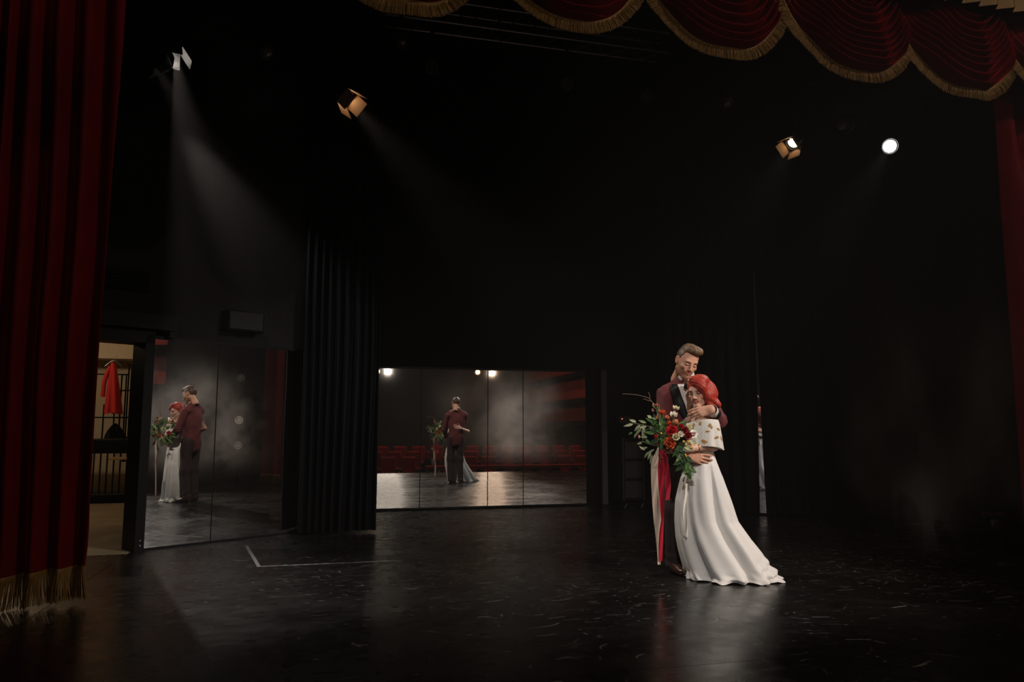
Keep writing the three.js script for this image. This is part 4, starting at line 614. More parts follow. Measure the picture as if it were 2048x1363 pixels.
  const cuff = (w, e, r) => { const U = nrm(add(w, e, -1)), A = add(w, U, -0.045); const X = nrm(cross([0, 1, 0.2], U)), Z = cross(X, U); return home(thick(28, 3, (u, v) => { const a = u * 6.2832; return [0, 1, 2].map((i) => A[i] + U[i] * v * 0.04 + r * (X[i] * Math.sin(a) + Z[i] * Math.cos(a))); }, 0.003)); };
  part('shirt_cuff', cuff(lw, le, 0.0405), shirtWhite, t); part('shirt_cuff', cuff(rw, re, 0.0405), shirtWhite, t);
  { const U = nrm(add(lw, le, -1)), c = add(lw, U, -0.002); const ringG = new THREE.TorusGeometry(0.029, 0.004, 8, 28); ringG.applyQuaternion(new THREE.Quaternion().setFromUnitVectors(V(0, 0, 1), V(...U))); part('wristwatch', home(ringG.translate(...c)), M.blackMetal, t); }
  for (let i = 0; i < 2; i++) part('button', home(new THREE.SphereGeometry(0.009, 12, 8).translate(...onJacket(0.012, 1.07 - i * 0.1, 0.004))), satin, t);
  // trousers
  const T = new Field().add(ell([0.015, 0.90, -0.075], [0.155, 0.15, 0.105], l)).add(cap(rh, rk, 0.094, 0.071), 0.05).add(cap(rk, add(ra, [0, -0.03, 0]), 0.069, 0.058), 0.04).add(cap(lh, lk, 0.094, 0.071), 0.05).add(cap(lk, add(la, [0, -0.03, 0]), 0.069, 0.058), 0.04);
  T.post = (x, y, z, d) => smax(d + 0.005 * noise3(x * 12, y * 7, z * 12) + 0.003 * Math.sin(y * 70 + 4 * noise3(x * 10, y * 5, z * 10)) * smooth(0.3, 0.08, y), 0.045 - y, 0.004);
  part('trousers', home(nets(T, [-0.24, 0.0, -0.3], [0.26, 1.1, 0.1], 0.009)), cloth([0.022, 0.009, 0.010]), t, 'dark burgundy trousers');
  for (const a of [ra, la]) {
    const S = new Field(), o = [a[0], 0, a[2]]; S.add(ell(G(o, 0, 0.045, 0.03), [0.045, 0.045, 0.1], l)).add(ell(G(o, 0.0, 0.034, 0.12), [0.043, 0.03, 0.075], l), 0.03).add(ell(G(o, 0, 0.07, -0.01), [0.042, 0.05, 0.05], l), 0.03); S.post = (x, y, z, d) => smax(d, 0.002 - y, 0.004);
    part('shoe', home(nets(S, [o[0] - 0.12, -0.01, o[2] - 0.16], [o[0] + 0.2, 0.14, o[2] + 0.26], 0.006)), phy({ color: lin(0.04, 0.014, 0.009), roughness: 0.25, clearcoat: 0.6 }), t);
  }
}
// ---------------------------------------------------------------- bride
{
  const { t, home } = inCouple('person', 'red-haired woman in a white off-shoulder wedding dress leaning on the man and holding the bouquet', 0.17, 0.14);
  const f = [-0.77, 0, 0.64], l = [0.64, 0, 0.77];
  const S = [0.150, 1.165, 0.155], neck = [0.145, 1.215, 0.155], lsh = [0.220, 1.155, 0.255], rsh = [0.055, 1.18, 0.045], lel = [0.238, 0.992, 0.238], lwr = [-0.030, 0.968, 0.375], rel = [0.19, 1.035, -0.235], rwr = [0.0, 1.135, -0.262];
  const skin = [0.66, 0.41, 0.31], HM = headMatrix([0.139, 1.405, 0.160], -0.42, 0.22, 0.05, 0.94);
  const col = (x, y, z) => { const n = 0.5 + 0.5 * noise3(x * 80, y * 80, z * 80); return bl(skin, [0.62, 0.35, 0.26], n * 0.5); };
  const head = nets(headField({ jaw: 0.9, nose: 0.85, lips: 1.25, neck: 0.82 }), [-0.105, -0.2, -0.135], [0.105, 0.145, 0.135], 0.0032, faceColor({ skin, lip: [0.30, 0.035, 0.04], brow: [0.16, 0.05, 0.03], lash: [0.010, 0.007, 0.007], blush: 0.6, lid: [0.20, 0.10, 0.08] })).applyMatrix4(HM);
  const B = new Field().add(cap(neck, [0.140, 1.30, 0.135], 0.047, 0.044)).add(cap(rsh, lsh, 0.038)).add(ell([0.150, 1.11, 0.155], [0.115, 0.10, 0.085], l), 0.03).add(ell([0.154, 0.97, 0.155], [0.062, 0.12, 0.058], l), 0.03).add(ell([0.155, 0.87, 0.155], [0.066, 0.12, 0.062], l), 0.03).add(cap(lsh, lel, 0.037, 0.033)).add(cap(lel, lwr, 0.033, 0.0235)).add(cap(rsh, [0.28, 1.07, -0.16], 0.04, 0.034)).add(cap([0.28, 1.07, -0.16], rwr, 0.033, 0.024));
  B.add(cap([0.15, 0.8, 0.14], [0.14, 0.1, 0.1], 0.08, 0.05), 0.06);
  const h1 = handField(lwr, [-0.97, 0.12, -0.12], [0.02, 0.25, 0.97], false, { s: 0.92, curl: [[0.9, 1.1, 0.6], [0.95, 1.1, 0.6], [1.0, 1.1, 0.6], [1.05, 1.1, 0.6]], spread: 0.02, thumb: [0.55, 0.75, -0.45], forearm: mid(lwr, lel, 0.35) });
  const h2 = handField(rwr, [-0.93, 0.28, 0.06], [-0.1, 0.1, -0.98], true, { s: 0.9, curl: [[0.12, 0.2, 0.15]], spread: 0.12, thumb: [0.8, 0.6, 0.05], forearm: mid(rwr, [0.28, 1.07, -0.16], 0.3) });
  part('body', home(join([head, nets(B, [-0.2, 0.03, -0.34], [0.38, 1.36, 0.44], 0.009, () => skin), nets(h1.F, h1.lo, h1.hi, 0.0031, col), nets(h2.F, h2.lo, h2.hi, 0.0031, col)])), M.skin, t);
  // hair: parted on her right, swept over and gathered in loose waves at her left and nape
  const H = new Field().add(ell([0.004, 0.045, -0.022], [0.088, 0.098, 0.108])).add(ell([0.04, 0.095, 0.012], [0.062, 0.042, 0.078]), 0.03).add(cap([-0.012, 0.118, 0.055], [0.066, 0.052, 0.072], 0.026, 0.030), 0.025).add(cap([0.066, 0.052, 0.070], [0.086, -0.03, 0.034], 0.030, 0.032), 0.03).add(cap([0.086, -0.03, 0.034], [0.088, -0.10, 0.0], 0.034, 0.036), 0.03).add(ell([0.098, -0.02, -0.035], [0.045, 0.085, 0.06]), 0.04).add(ell([0.085, -0.105, -0.045], [0.052, 0.044, 0.055]), 0.03).add(ell([0.045, -0.03, -0.115], [0.07, 0.07, 0.05]), 0.04).add(ell([0.128, -0.112, -0.02], [0.034, 0.034, 0.036]), 0.015).add(ell([0.10, -0.15, -0.05], [0.034, 0.028, 0.036]), 0.015).add(cap([-0.075, 0.05, 0.0], [-0.078, -0.03, -0.02], 0.016, 0.014), 0.02);
  H.cut(ell([-0.030, -0.035, 0.098], [0.066, 0.096, 0.058], [1, 0, 0], [0, 1, 0]), 0.012);
  H.post = (x, y, z, d) => { const a = Math.atan2(y + 0.04, x + 0.03), r = Math.hypot(x + 0.03, y + 0.04), q = r * 0.9 - z * 0.55 + 0.006 * Math.sin(a * 9) * smooth(0.06, -0.1, y), w = Math.sin(q * 270 + 1.6 * noise3(x * 12, y * 12, z * 12)) * 0.0011 + Math.sin(q * 690 + 1.4 * noise3(x * 20, y * 20, z * 20)) * 0.0007 + 0.006 * Math.sin(a * 16 + q * 60) * smooth(-0.02, -0.10, y); return d + w; };
  part('hair', home(nets(H, [-0.125, -0.21, -0.19], [0.185, 0.17, 0.14], 0.0032, (x, y, z) => bl([0.20, 0.008, 0.006], [0.52, 0.05, 0.022], clamp(0.5 + 0.28 * Math.sin((Math.hypot(x + 0.03, y + 0.04) * 0.9 - z * 0.55) * 330 + 2 * noise3(x * 20, y * 20, z * 20))))).applyMatrix4(HM)), phy({ vertexColors: true, color: lin(1, 1, 1), roughness: 0.5, sheen: 0.3, sheenColor: lin(1, 0.25, 0.12), anisotropy: 0 }), t, 'bright red wavy hair swept to one side');
  // capelet top of white cloth, worn off the shoulders
  const white = cloth([0.72, 0.69, 0.64], { sheen: 0.25 }), lace = cloth([0.70, 0.68, 0.64], { sheen: 0.2, bumpMap: dataTex(256, 256, (x, y) => { const a = ((x % 32) - 16) / 16, b = ((y % 32) - 16) / 16; return Math.hypot(a, b) < 0.5 ? 0.1 : 0.75 + 0.2 * tiled(x, y, 256, 40, 2); }), bumpScale: 0.0012 });
  lace.bumpMap.repeat.set(5, 2.2);
  const capelet = (u, v) => {
    const a = u * 6.2832, ca = Math.cos(a), sa = Math.sin(a), w = lerp(0.157, 0.170, v), dp = lerp(0.112, 0.142, v), k = 1 + 0.035 * v * Math.sin(a * 9 + 2) + 0.02 * v * Math.sin(a * 14), front = Math.max(0, -ca);
    const y = lerp(1.205 - 0.035 * (0.5 - 0.5 * ca) - 0.012 * Math.sin(a * 2) + 0.004 * smooth(0.3, 1, sa), 0.985 - 0.018 * Math.sin(a * 2 + 0.6) - 0.012 * smooth(0.2, 1, sa), v), c = [0.152, 0, 0.165];
    const round = 1 - 0.09 * Math.pow(1 - v, 6);
    return [c[0] + k * round * (l[0] * sa * w - f[0] * ca * dp), y, c[2] + k * round * (l[2] * sa * w - f[2] * ca * dp)];
  };
  const top = part('capelet', home(thick(120, 26, capelet, 0.004)), lace, t, 'white off-shoulder lace top with gold embroidery');
  { // gold leaf embroidery stitched on the capelet
    const r = rng(8), gold = std({ color: lin(0.36, 0.19, 0.06), roughness: 0.6 });
    for (const [u, v, s, ang] of [[0.30, 0.22, 1.2, 0.5], [0.355, 0.78, 1.1, 1.0], [0.42, 0.55, 0.9, 0.2], [0.26, 0.62, 0.9, 2.1], [0.455, 0.2, 1.3, -0.4], [0.505, 0.45, 1.0, 0.9], [0.54, 0.14, 1.2, 0.3], [0.225, 0.30, 0.9, 1.4], [0.39, 0.12, 0.8, 0.1], [0.48, 0.8, 0.9, 2.4], [0.34, 0.42, 0.7, 1.7], [0.6, 0.4, 1.0, 0.5], [0.18, 0.6, 1.0, 1.0]]) {
      const list = [];
      for (let i = 0; i < 4; i++) { const b = ang + (i - 1.5) * 0.7, L = 0.026 * s * (0.7 + 0.5 * r()), W = 0.008 * s; list.push(thick(5, 3, (p, q) => { const x = p * L, y = (q - 0.5) * 2 * W * Math.sin(Math.PI * Math.pow(p, 0.8)), du = (x * Math.cos(b) - y * Math.sin(b)) / 0.85, dv = (x * Math.sin(b) + y * Math.cos(b)) / 0.22, P = capelet(u + du, clamp(v + dv, 0.02, 0.98)), ox = P[0] - 0.152, oz = P[2] - 0.165, m = Math.hypot(ox, oz); return [P[0] + ox / m * 0.004, P[1], P[2] + oz / m * 0.004]; }, 0.002)); }
      part('embroidery', home(merge(list)), gold, top);
    }
  }
  // skirt: smooth white satin falling to the floor with a train to the right
  const L = [[0.955, 0.078, 0.230, 0.235, 0.075], [0.90, 0.058, 0.246, 0.255, 0.06], [0.85, 0.038, 0.262, 0.27, 0.04], [0.75, -0.012, 0.296, 0.28, 0.02], [0.58, -0.05, 0.346, 0.288, 0.0], [0.43, -0.055, 0.386, 0.295, -0.04], [0.30, -0.046, 0.470, 0.305, -0.065], [0.20, -0.028, 0.545, 0.312, -0.085], [0.12, -0.008, 0.600, 0.318, -0.10], [0.06, 0.010, 0.650, 0.325, -0.115], [0.025, 0.02, 0.668, 0.333, -0.12], [0.0035, 0.022, 0.675, 0.342, -0.125]];
  const level = (y, j) => { let i = 0; while (i < L.length - 2 && L[i + 1][0] > y) i++; const t0 = clamp((y - L[i][0]) / (L[i + 1][0] - L[i][0])), p0 = L[Math.max(0, i - 1)][j], p1 = L[i][j], p2 = L[i + 1][j], p3 = L[Math.min(L.length - 1, i + 2)][j]; const q = t0; return 0.5 * (2 * p1 + (p2 - p0) * q + (2 * p0 - 5 * p1 + 4 * p2 - p3) * q * q + (3 * p1 - p0 - 3 * p2 + p3) * q * q * q) * 0.35 + lerp(p1, p2, q) * 0.65; };
  const skirt = (u, v) => {
    const y = lerp(0.955, 0.0035, Math.pow(v, 0.92)), a = u * 6.2832, xl = level(y, 1), xr = level(y, 2), zf = level(y, 3), zb = level(y, 4), ca = Math.cos(a), sa = Math.sin(a), e = 0.86;
    const cx = Math.sign(ca) * Math.pow(Math.abs(ca), e), sz = Math.sign(sa) * Math.pow(Math.abs(sa), e), low = smooth(0.98, 0.1, y), fl = 0.004 + 0.021 * low;
    const fold = fl * (0.75 * Math.sin(a * 8 + 1.2 + 0.9 * noise3(a * 0.8, y * 1.6, 1)) + 0.45 * Math.sin(a * 13 + 2.4 - y * 2.2) + 0.4 * Math.sin(a * 5 - y * 1.5)) + 0.010 * noise3(cx * 3, y * 3.2, sz * 3) * low - 0.020 * smooth(0.14, 0.0, Math.abs(a - 1.05 - 0.25 * (0.9 - y))) * smooth(0.92, 0.6, y) - 0.018 * smooth(0.10, 0, Math.abs(a - 2.35)) * smooth(0.9, 0.7, y) * smooth(0.3, 0.5, y);
    const hem = smooth(0.09, 0.0, y) * (0.014 * Math.sin(a * 21 + 3) + 0.022 * noise3(a * 5, y * 30, 3)), r = fold + hem, squat = 0.0;
    const bunch = smooth(0.45, 0.66, (xl + xr) / 2 + cx * (xr - xl) / 2) * smooth(0.25, 0.02, y) * 0.02 * Math.sin(y * 95 + a * 6);
    return [(xl + xr) / 2 + cx * ((xr - xl) / 2 + r + bunch), Math.max(0.003, y + squat + 0.006 * smooth(0.06, 0.0, y) * (1 + Math.sin(a * 17))), (zf + zb) / 2 + sz * ((zf - zb) / 2 + r * 0.9)];
  };
  part('skirt', home(sheet(260, 120, skirt, true)), cloth([0.735, 0.73, 0.715], { roughness: 0.6, sheen: 0.25 }), t, 'long white satin skirt with a train');
  part('bodice', home(thick(60, 6, (u, v) => { const p = skirt(u, 0), c = [0.154, 0.155], y = lerp(1.10, 0.94, v), k = lerp(1.12, 1.02, v); return [c[0] + (p[0] - c[0]) * k, y, c[1] + (p[2] - c[1]) * k]; }, 0.003)), white, t);
  part('waistband', home(thick(60, 3, (u, v) => { const p = skirt(u, 0), c = [0.154, 0.155], y = lerp(0.975, 0.940, v), k = lerp(1.04, 1.05, v); return [c[0] + (p[0] - c[0]) * k, y, c[1] + (p[2] - c[1]) * k]; }, 0.003)), white, t);
  part('sash_end', home(thick(6, 30, (u, v) => [0.012 + 0.028 * u + 0.004 * Math.sin(v * 9) - 0.018 * v, lerp(0.72, 0.33, v) - 0.01 * u, 0.262 + 0.018 * v + 0.01 * Math.sin(u * 5 + v * 4)], 0.003)), white, t);
  { const U = nrm(add(lwr, lel, -1)), c = mid(lwr, lel, 0.55), g = new THREE.TorusGeometry(0.0315, 0.0035, 8, 30); g.applyQuaternion(new THREE.Quaternion().setFromUnitVectors(V(0, 0, 1), V(...U))); part('bracelet', home(g.translate(...c)), std({ color: lin(0.6, 0.4, 0.12), roughness: 0.3, metalness: 1 }), t, 'thin gold bracelet'); }
}

// ---------------------------------------------------------------- a man sitting in the first row, seen small in the back mirror
{
  const t = thing('person', 'bald man in a dark suit sitting in the first row, seen in the back mirror', 'person', [3.44, -0.7, 1.62]), dy = -0.02;
  const HM = headMatrix([0, 1.14 + dy, 0.02], Math.PI, 0.1, 0, 1.0), skin = [0.55, 0.31, 0.22];
  const head = nets(headField({ jaw: 1.05 }), [-0.105, -0.2, -0.135], [0.105, 0.145, 0.135], 0.0055, faceColor({ skin, lip: [0.4, 0.17, 0.13], brow: [0.08, 0.05, 0.03], lash: [0.06, 0.035, 0.03] })).applyMatrix4(HM);
  const B = new Field().add(cap([0, 0.93, 0.06], [0, 1.05, 0.04], 0.055)).add(cap([-0.17, 0.87, 0.06], [0.17, 0.87, 0.06], 0.05)).add(ell([0, 0.68, 0.08], [0.15, 0.25, 0.1])); 
  const hands = [-1, 1].map((s) => { const h = handField([s * 0.10, 0.50, -0.28], [-s * 0.25, -0.05, -0.97], [0, 1, 0.05], s > 0 ? false : true, { curl: [[0.3, 0.3, 0.2]], forearm: [s * 0.18, 0.54, -0.14] }); return nets(h.F, h.lo, h.hi, 0.0055, () => skin); });
  part('body', join([head, nets(B, [-0.26, 0.4, -0.1], [0.26, 1.12, 0.22], 0.014, () => skin), ...hands]), M.skin, t);
  const J = new Field().add(cap([-0.17, 0.86, 0.07], [0.17, 0.86, 0.07], 0.068)).add(ell([0, 0.66, 0.09], [0.19, 0.28, 0.125])).add(ell([0, 0.45, 0.06], [0.19, 0.1, 0.14]), 0.05); for (const s of [-1, 1]) J.add(cap([s * 0.185, 0.86, 0.07], [s * 0.23, 0.58, 0.0], 0.062, 0.052), 0.03).add(cap([s * 0.23, 0.58, 0.0], [s * 0.12, 0.51, -0.23], 0.052, 0.042), 0.03);
  J.post = (x, y, z, d) => d + 0.004 * noise3(x * 20, y * 14, z * 20); const suit = cloth([0.012, 0.012, 0.014]);
  part('jacket', nets(J, [-0.32, 0.3, -0.3], [0.32, 0.97, 0.26], 0.013), suit, t, 'dark suit jacket');
  part('shirt', thick(8, 16, (u, v) => { const y = lerp(0.955, 0.66, v), w = lerp(0.055, 0.012, v); return [(u - 0.5) * 2 * w, y, -0.048 - 0.0 * v + 0.03 * (1 - v) * (1 - v)]; }, 0.004), cloth([0.7, 0.67, 0.62]), t, 'white shirt front');
  const T = new Field(); for (const s of [-1, 1]) T.add(cap([s * 0.09, 0.46, 0.06], [s * 0.12, 0.48, -0.36], 0.088, 0.068), 0.03).add(cap([s * 0.12, 0.48, -0.36], [s * 0.12, 0.09, -0.38], 0.064, 0.05), 0.03); T.post = (x, y, z, d) => smax(d, 0.06 - y, 0.004);
  part('trousers', nets(T, [-0.24, 0.02, -0.48], [0.24, 0.6, 0.18], 0.014), suit, t); for (const s of [-1, 1]) part('shoe', rbox(0.09, 0.075, 0.27, 0.035, 3).translate(s * 0.12, 0.04, -0.44), M.blackMetal, t);
}

// ---------------------------------------------------------------- bouquet
{
  const { t, home } = inCouple('bouquet', 'loose bouquet of red, orange and white flowers with trailing cream and red ribbons', -0.06, 0.38); t.position.y = 0; t.userData.category = 'bouquet';
  const r = rng(101), petalMats = new Map();
  const mat = (c) => { const k = c.join(); if (!petalMats.has(k)) petalMats.set(k, phy({ color: lin(...c), roughness: 0.7, sheen: 0.3, sheenColor: lin(...c), side: THREE.DoubleSide })); return petalMats.get(k); };
  const petal = (L, W, cupv, curl) => sheet(5, 6, (u, v) => { const a = (u - 0.5) * 2, w = W * Math.pow(Math.sin(Math.PI * Math.pow(v * 0.92 + 0.04, 0.75)), 0.7); return [a * w, L * v * (1 - 0.12 * a * a), L * (cupv * v * v - curl * Math.pow(v, 4)) + 0.35 * w * a * a]; });
  const orient = (g, n) => g.applyQuaternion(new THREE.Quaternion().setFromUnitVectors(V(0, 1, 0), V(...nrm(n))));
  // layers of cupped petals round an axis; open: 0 a closed bud, 1 flat
  function bloom(R, layers, per, open, ruffle = 0.1) {
    const list = [];
    for (let k = 0; k < layers; k++) { const q = (k + 1) / layers, tilt = lerp(0.08, open * 1.35, q), L = R * lerp(0.65, 1.1, q), n = Math.max(3, Math.round(per * lerp(0.6, 1, q))); for (let i = 0; i < n; i++) { const g = petal(L, R * lerp(0.32, 0.62, q), -0.35 * (1 - open * q), 0.15 * r()); g.rotateX(tilt + ruffle * (r() - 0.5)); g.translate(0, R * 0.12 * (1 - q), R * 0.22 * q); g.rotateY(i / n * 6.2832 + k * 1.9 + 0.3 * r()); list.push(g); } }
    return merge(list);
  }
  const RED = [0.55, 0.008, 0.018], DRED = [0.26, 0.004, 0.010], OR = [0.72, 0.13, 0.03], DOR = [0.60, 0.085, 0.02], PEACH = [0.85, 0.36, 0.17], CREAM = [0.80, 0.74, 0.50], WHITE = [0.82, 0.78, 0.68], YEL = [0.72, 0.40, 0.06];
  const place = (g, p, n) => home(orient(g, n).translate(...p));
  const flower = (name, R0, c, x, y, z, n, layers, per, open, centre, label) => { const R = R0 * 0.84, m = part(name, place(bloom(R, layers, per, open), [x, y, z], n), mat(c), t, label); if (centre) part('flower_centre', place(new THREE.SphereGeometry(R * 0.27, 12, 8).scale(1, 0.7, 1).translate(0, R * 0.34, 0), [x, y, z], n), mat(centre), m); part('stem', home(rod([x, y - 0.004, z], [-0.11 + 0.12 * (x + 0.06), 0.985, 0.335], 0.0035, 0.003, 6)), mat([0.06, 0.13, 0.025]), m); return m; };
  flower('rose', 0.027, RED, -0.184, 1.285, 0.40, [-0.1, 1, 0.35], 4, 6, 0.35, null, 'deep red rose standing tallest');
  for (let i = 0; i < 5; i++) part('sepal', place(petal(0.05, 0.012, 0.2, 0.2).rotateX(0.5).rotateY(i * 1.257), [-0.184, 1.272, 0.40], [-0.1, 1, 0.35]), mat([0.30, 0.36, 0.16]), t);
  flower('ranunculus', 0.032, OR, -0.134, 1.236, 0.40, [0, 0.8, 0.7], 4, 7, 0.6, DOR, 'orange ranunculus');
  flower('blossom', 0.020, PEACH, -0.164, 1.206, 0.41, [-0.3, 0.5, 0.8], 2, 5, 0.8, YEL);
  flower('blossom', 0.022, PEACH, -0.102, 1.204, 0.41, [0.2, 0.6, 0.8], 3, 6, 0.6, null);
  flower('lisianthus', 0.032, CREAM, -0.036, 1.272, 0.38, [0.2, 0.95, 0.3], 2, 6, 0.75, [0.62, 0.52, 0.20], 'cream open-cupped flower at the top');
  flower('lisianthus', 0.036, WHITE, -0.053, 1.220, 0.40, [0.1, 0.85, 0.6], 3, 6, 0.65, [0.45, 0.30, 0.12], 'white cupped flower with a brown centre');
  flower('tulip', 0.036, PEACH, -0.043, 1.165, 0.42, [0.25, 0.9, 0.55], 3, 5, 0.25, null, 'peach tulip');
  flower('tulip', 0.030, OR, -0.086, 1.158, 0.42, [-0.2, 0.8, 0.6], 3, 5, 0.3, null);
  flower('dahlia', 0.046, RED, -0.067, 1.108, 0.44, [0, 0.35, 1], 5, 9, 0.9, DRED, 'large red dahlia');
  flower('ranunculus', 0.034, CREAM, -0.040, 1.062, 0.46, [0.05, 0.2, 1], 6, 8, 0.75, [0.30, 0.34, 0.10], 'cream ranunculus with a green eye');
  flower('lisianthus', 0.030, WHITE, -0.006, 1.083, 0.45, [0.5, 0.3, 0.9], 3, 6, 0.7, null);
  flower('dahlia', 0.034, DRED, 0.021, 1.110, 0.43, [0.4, 0.4, 0.9], 4, 8, 0.8, null, 'wine red dahlia');
  flower('dahlia', 0.036, DRED, 0.043, 1.072, 0.44, [0.6, 0.1, 0.9], 4, 8, 0.8, null, 'wine red dahlia');
  flower('rose', 0.027, RED, -0.004, 1.138, 0.42, [0.3, 0.6, 0.8], 4, 6, 0.5, null);
  flower('lily', 0.048, DOR, -0.082, 1.022, 0.45, [-0.1, -0.1, 1], 3, 7, 0.95, [0.35, 0.05, 0.02], 'burnt orange open flower hanging low');
  flower('anemone', 0.034, WHITE, 0.086, 1.086, 0.41, [0.5, 0.2, 0.9], 2, 6, 1.0, [0.45, 0.01, 0.16], 'white anemone with a magenta eye');
  flower('lisianthus', 0.032, CREAM, 0.053, 1.128, 0.40, [0.4, 0.6, 0.8], 3, 6, 0.6, [0.4, 0.42, 0.15]);
  for (const [x, y] of [[0.012, 1.026], [0.030, 1.012], [0.048, 1.030], [0.028, 0.93], [0.066, 1.01], [-0.144, 1.085], [0.075, 0.99]]) { const m = part('craspedia', home(merge([0, 1, 2].map((i) => new THREE.SphereGeometry(0.0058 + 0.002 * r(), 10, 8).translate(x + 0.012 * (r() - 0.5), y + 0.014 * (r() - 0.5), 0.445 + 0.01 * r())))), mat(YEL), t); part('stem', home(rod([x, y, 0.44], [-0.08, 0.99, 0.36], 0.002, 0.002, 5)), mat([0.10, 0.14, 0.03]), m); }
  for (const [x, y] of [[-0.205, 1.262], [-0.168, 1.226], [-0.31, 1.062]]) part('berry', home(new THREE.SphereGeometry(0.011, 12, 8).scale(0.8, 1.3, 0.8).translate(x, y, 0.39)), mat([0.62, 0.22, 0.24]), t);
  // foliage: pale eucalyptus to the left, dark leaves in the middle, a trailing tail below
  const leaf = (b, d, n, L, W, c) => { const D = nrm(d), N = nrm(add(n, D, -(n[0] * D[0] + n[1] * D[1] + n[2] * D[2]))), X = cross(D, N); const g = thick(4, 8, (u, v) => { const a = (u - 0.5) * 2, w = W * Math.pow(Math.sin(Math.PI * Math.pow(v * 0.96 + 0.02, 0.8)), 0.85), z = -0.25 * L * v * v + 0.3 * w * a * a; return [0, 1, 2].map((i) => b[i] + D[i] * v * L + X[i] * a * w + N[i] * z); }, 0.0012); part('leaf', home(g), mat(c), t); };
  const PALE = [0.40, 0.43, 0.27], SAGE = [0.25, 0.32, 0.15], GREEN = [0.07, 0.17, 0.03], DARK = [0.022, 0.06, 0.018];
  const br = (pts, rad = 0.0035, c = [0.12, 0.14, 0.06]) => part('branch', home(tube(pts, rad, 20, 6)), mat(c), t);
  br([[-0.11, 1.0, 0.35], [-0.17, 1.10, 0.38], [-0.25, 1.145, 0.39], [-0.38, 1.165, 0.39]]); br([[-0.17, 1.10, 0.38], [-0.22, 1.12, 0.39], [-0.32, 1.10, 0.40]]); br([[-0.11, 1.0, 0.35], [-0.2, 1.0, 0.38], [-0.29, 1.03, 0.4]]);
  for (const [x, y, dx, dy, L, W, c] of [[-0.33, 1.172, -0.5, 0.22, 0.065, 0.015, PALE], [-0.355, 1.155, -1, -0.12, 0.075, 0.015, PALE], [-0.30, 1.15, -0.55, -0.5, 0.07, 0.016, PALE], [-0.255, 1.165, -0.7, 0.3, 0.07, 0.014, SAGE], [-0.272, 1.135, -0.12, -1, 0.105, 0.018, PALE], [-0.295, 1.125, -0.7, -0.8, 0.095, 0.014, SAGE], [-0.255, 1.14, -0.9, -0.1, 0.07, 0.018, PALE], [-0.225, 1.145, 0.3, -0.7, 0.07, 0.016, SAGE], [-0.2, 1.165, -0.7, 0.5, 0.075, 0.015, GREEN], [-0.195, 1.15, 0.25, 0.9, 0.08, 0.016, GREEN], [-0.215, 1.20, -0.6, 0.5, 0.05, 0.016, PALE], [-0.175, 1.19, -0.9, 0.4, 0.05, 0.014, SAGE], [-0.16, 1.26, 0.6, -0.6, 0.06, 0.015, SAGE], [-0.165, 1.13, -0.2, -1, 0.08, 0.016, SAGE], [-0.25, 1.06, -0.8, 0.1, 0.06, 0.016, SAGE], [-0.265, 1.045, 0.6, -0.5, 0.05, 0.013, GREEN], [-0.29, 1.02, -0.9, -0.2, 0.04, 0.014, SAGE], [-0.25, 0.985, -0.9, -0.2, 0.07, 0.012, SAGE], [-0.27, 0.965, -0.8, 0.6, 0.05, 0.011, PALE], [-0.245, 0.95, -0.6, -0.8, 0.06, 0.012, SAGE], [-0.225, 0.945, -0.5, -0.9, 0.07, 0.013, PALE], [-0.215, 0.93, -0.3, -1, 0.075, 0.012, SAGE], [-0.2, 0.97, -0.9, -0.5, 0.08, 0.012, SAGE], [-0.36, 1.095, -0.7, -0.3, 0.035, 0.012, GREEN], [-0.335, 1.085, -0.3, -0.9, 0.04, 0.010, SAGE]]) leaf([x, y, 0.39 + 0.02 * r()], [dx, dy, 0.1 * (r() - 0.5)], [0.1 * (r() - 0.5), 0.3, 1], L * (0.8 + 0.25 * r()), W * 0.72, c);
  for (let i = 0; i < 46; i++) { const a = r() * 6.2832, q = Math.sqrt(r()), x = -0.09 + 0.115 * q * Math.cos(a), y = 1.09 + 0.10 * q * Math.sin(a); leaf([x, y, 0.375 + 0.03 * r()], [Math.cos(a) + 0.4 * (r() - 0.5), Math.sin(a) + 0.3, 0.5 * r()], [0, 0.3, 1], 0.055 + 0.03 * r(), 0.014 + 0.006 * r(), r() < 0.6 ? DARK : GREEN); }
  // the side turned to the left mirror
  flower('ranunculus', 0.036, CREAM, -0.185, 1.12, 0.31, [-0.9, 0.3, -0.1], 5, 8, 0.8, [0.30, 0.34, 0.10]);
  flower('lisianthus', 0.038, WHITE, -0.155, 1.17, 0.25, [-0.7, 0.6, -0.3], 3, 6, 0.7, [0.4, 0.42, 0.15]);
  flower('dahlia', 0.036, RED, -0.175, 1.06, 0.24, [-0.9, 0.1, -0.3], 4, 8, 0.85, null);
  flower('blossom', 0.030, OR, -0.17, 1.03, 0.36, [-0.9, -0.1, 0.2], 3, 6, 0.8, YEL);
  for (let i = 0; i < 34; i++) { const a = r() * 6.2832, q = Math.sqrt(r()), y = 1.08 + 0.14 * q * Math.sin(a), z = 0.32 + 0.15 * q * Math.cos(a); leaf([-0.13 - 0.03 * r(), y, z], [-0.6 * r(), Math.sin(a) + 0.2 * r(), Math.cos(a)], [-1, 0.3, 0], 0.07 + 0.05 * r(), 0.014 + 0.006 * r(), [DARK, GREEN, SAGE, GREEN][Math.floor(r() * 4)]); }
  br([[-0.10, 0.99, 0.36], [-0.02, 0.97, 0.42], [0.03, 0.90, 0.42], [0.055, 0.80, 0.38], [0.06, 0.755, 0.36]], 0.003, [0.03, 0.05, 0.02]);
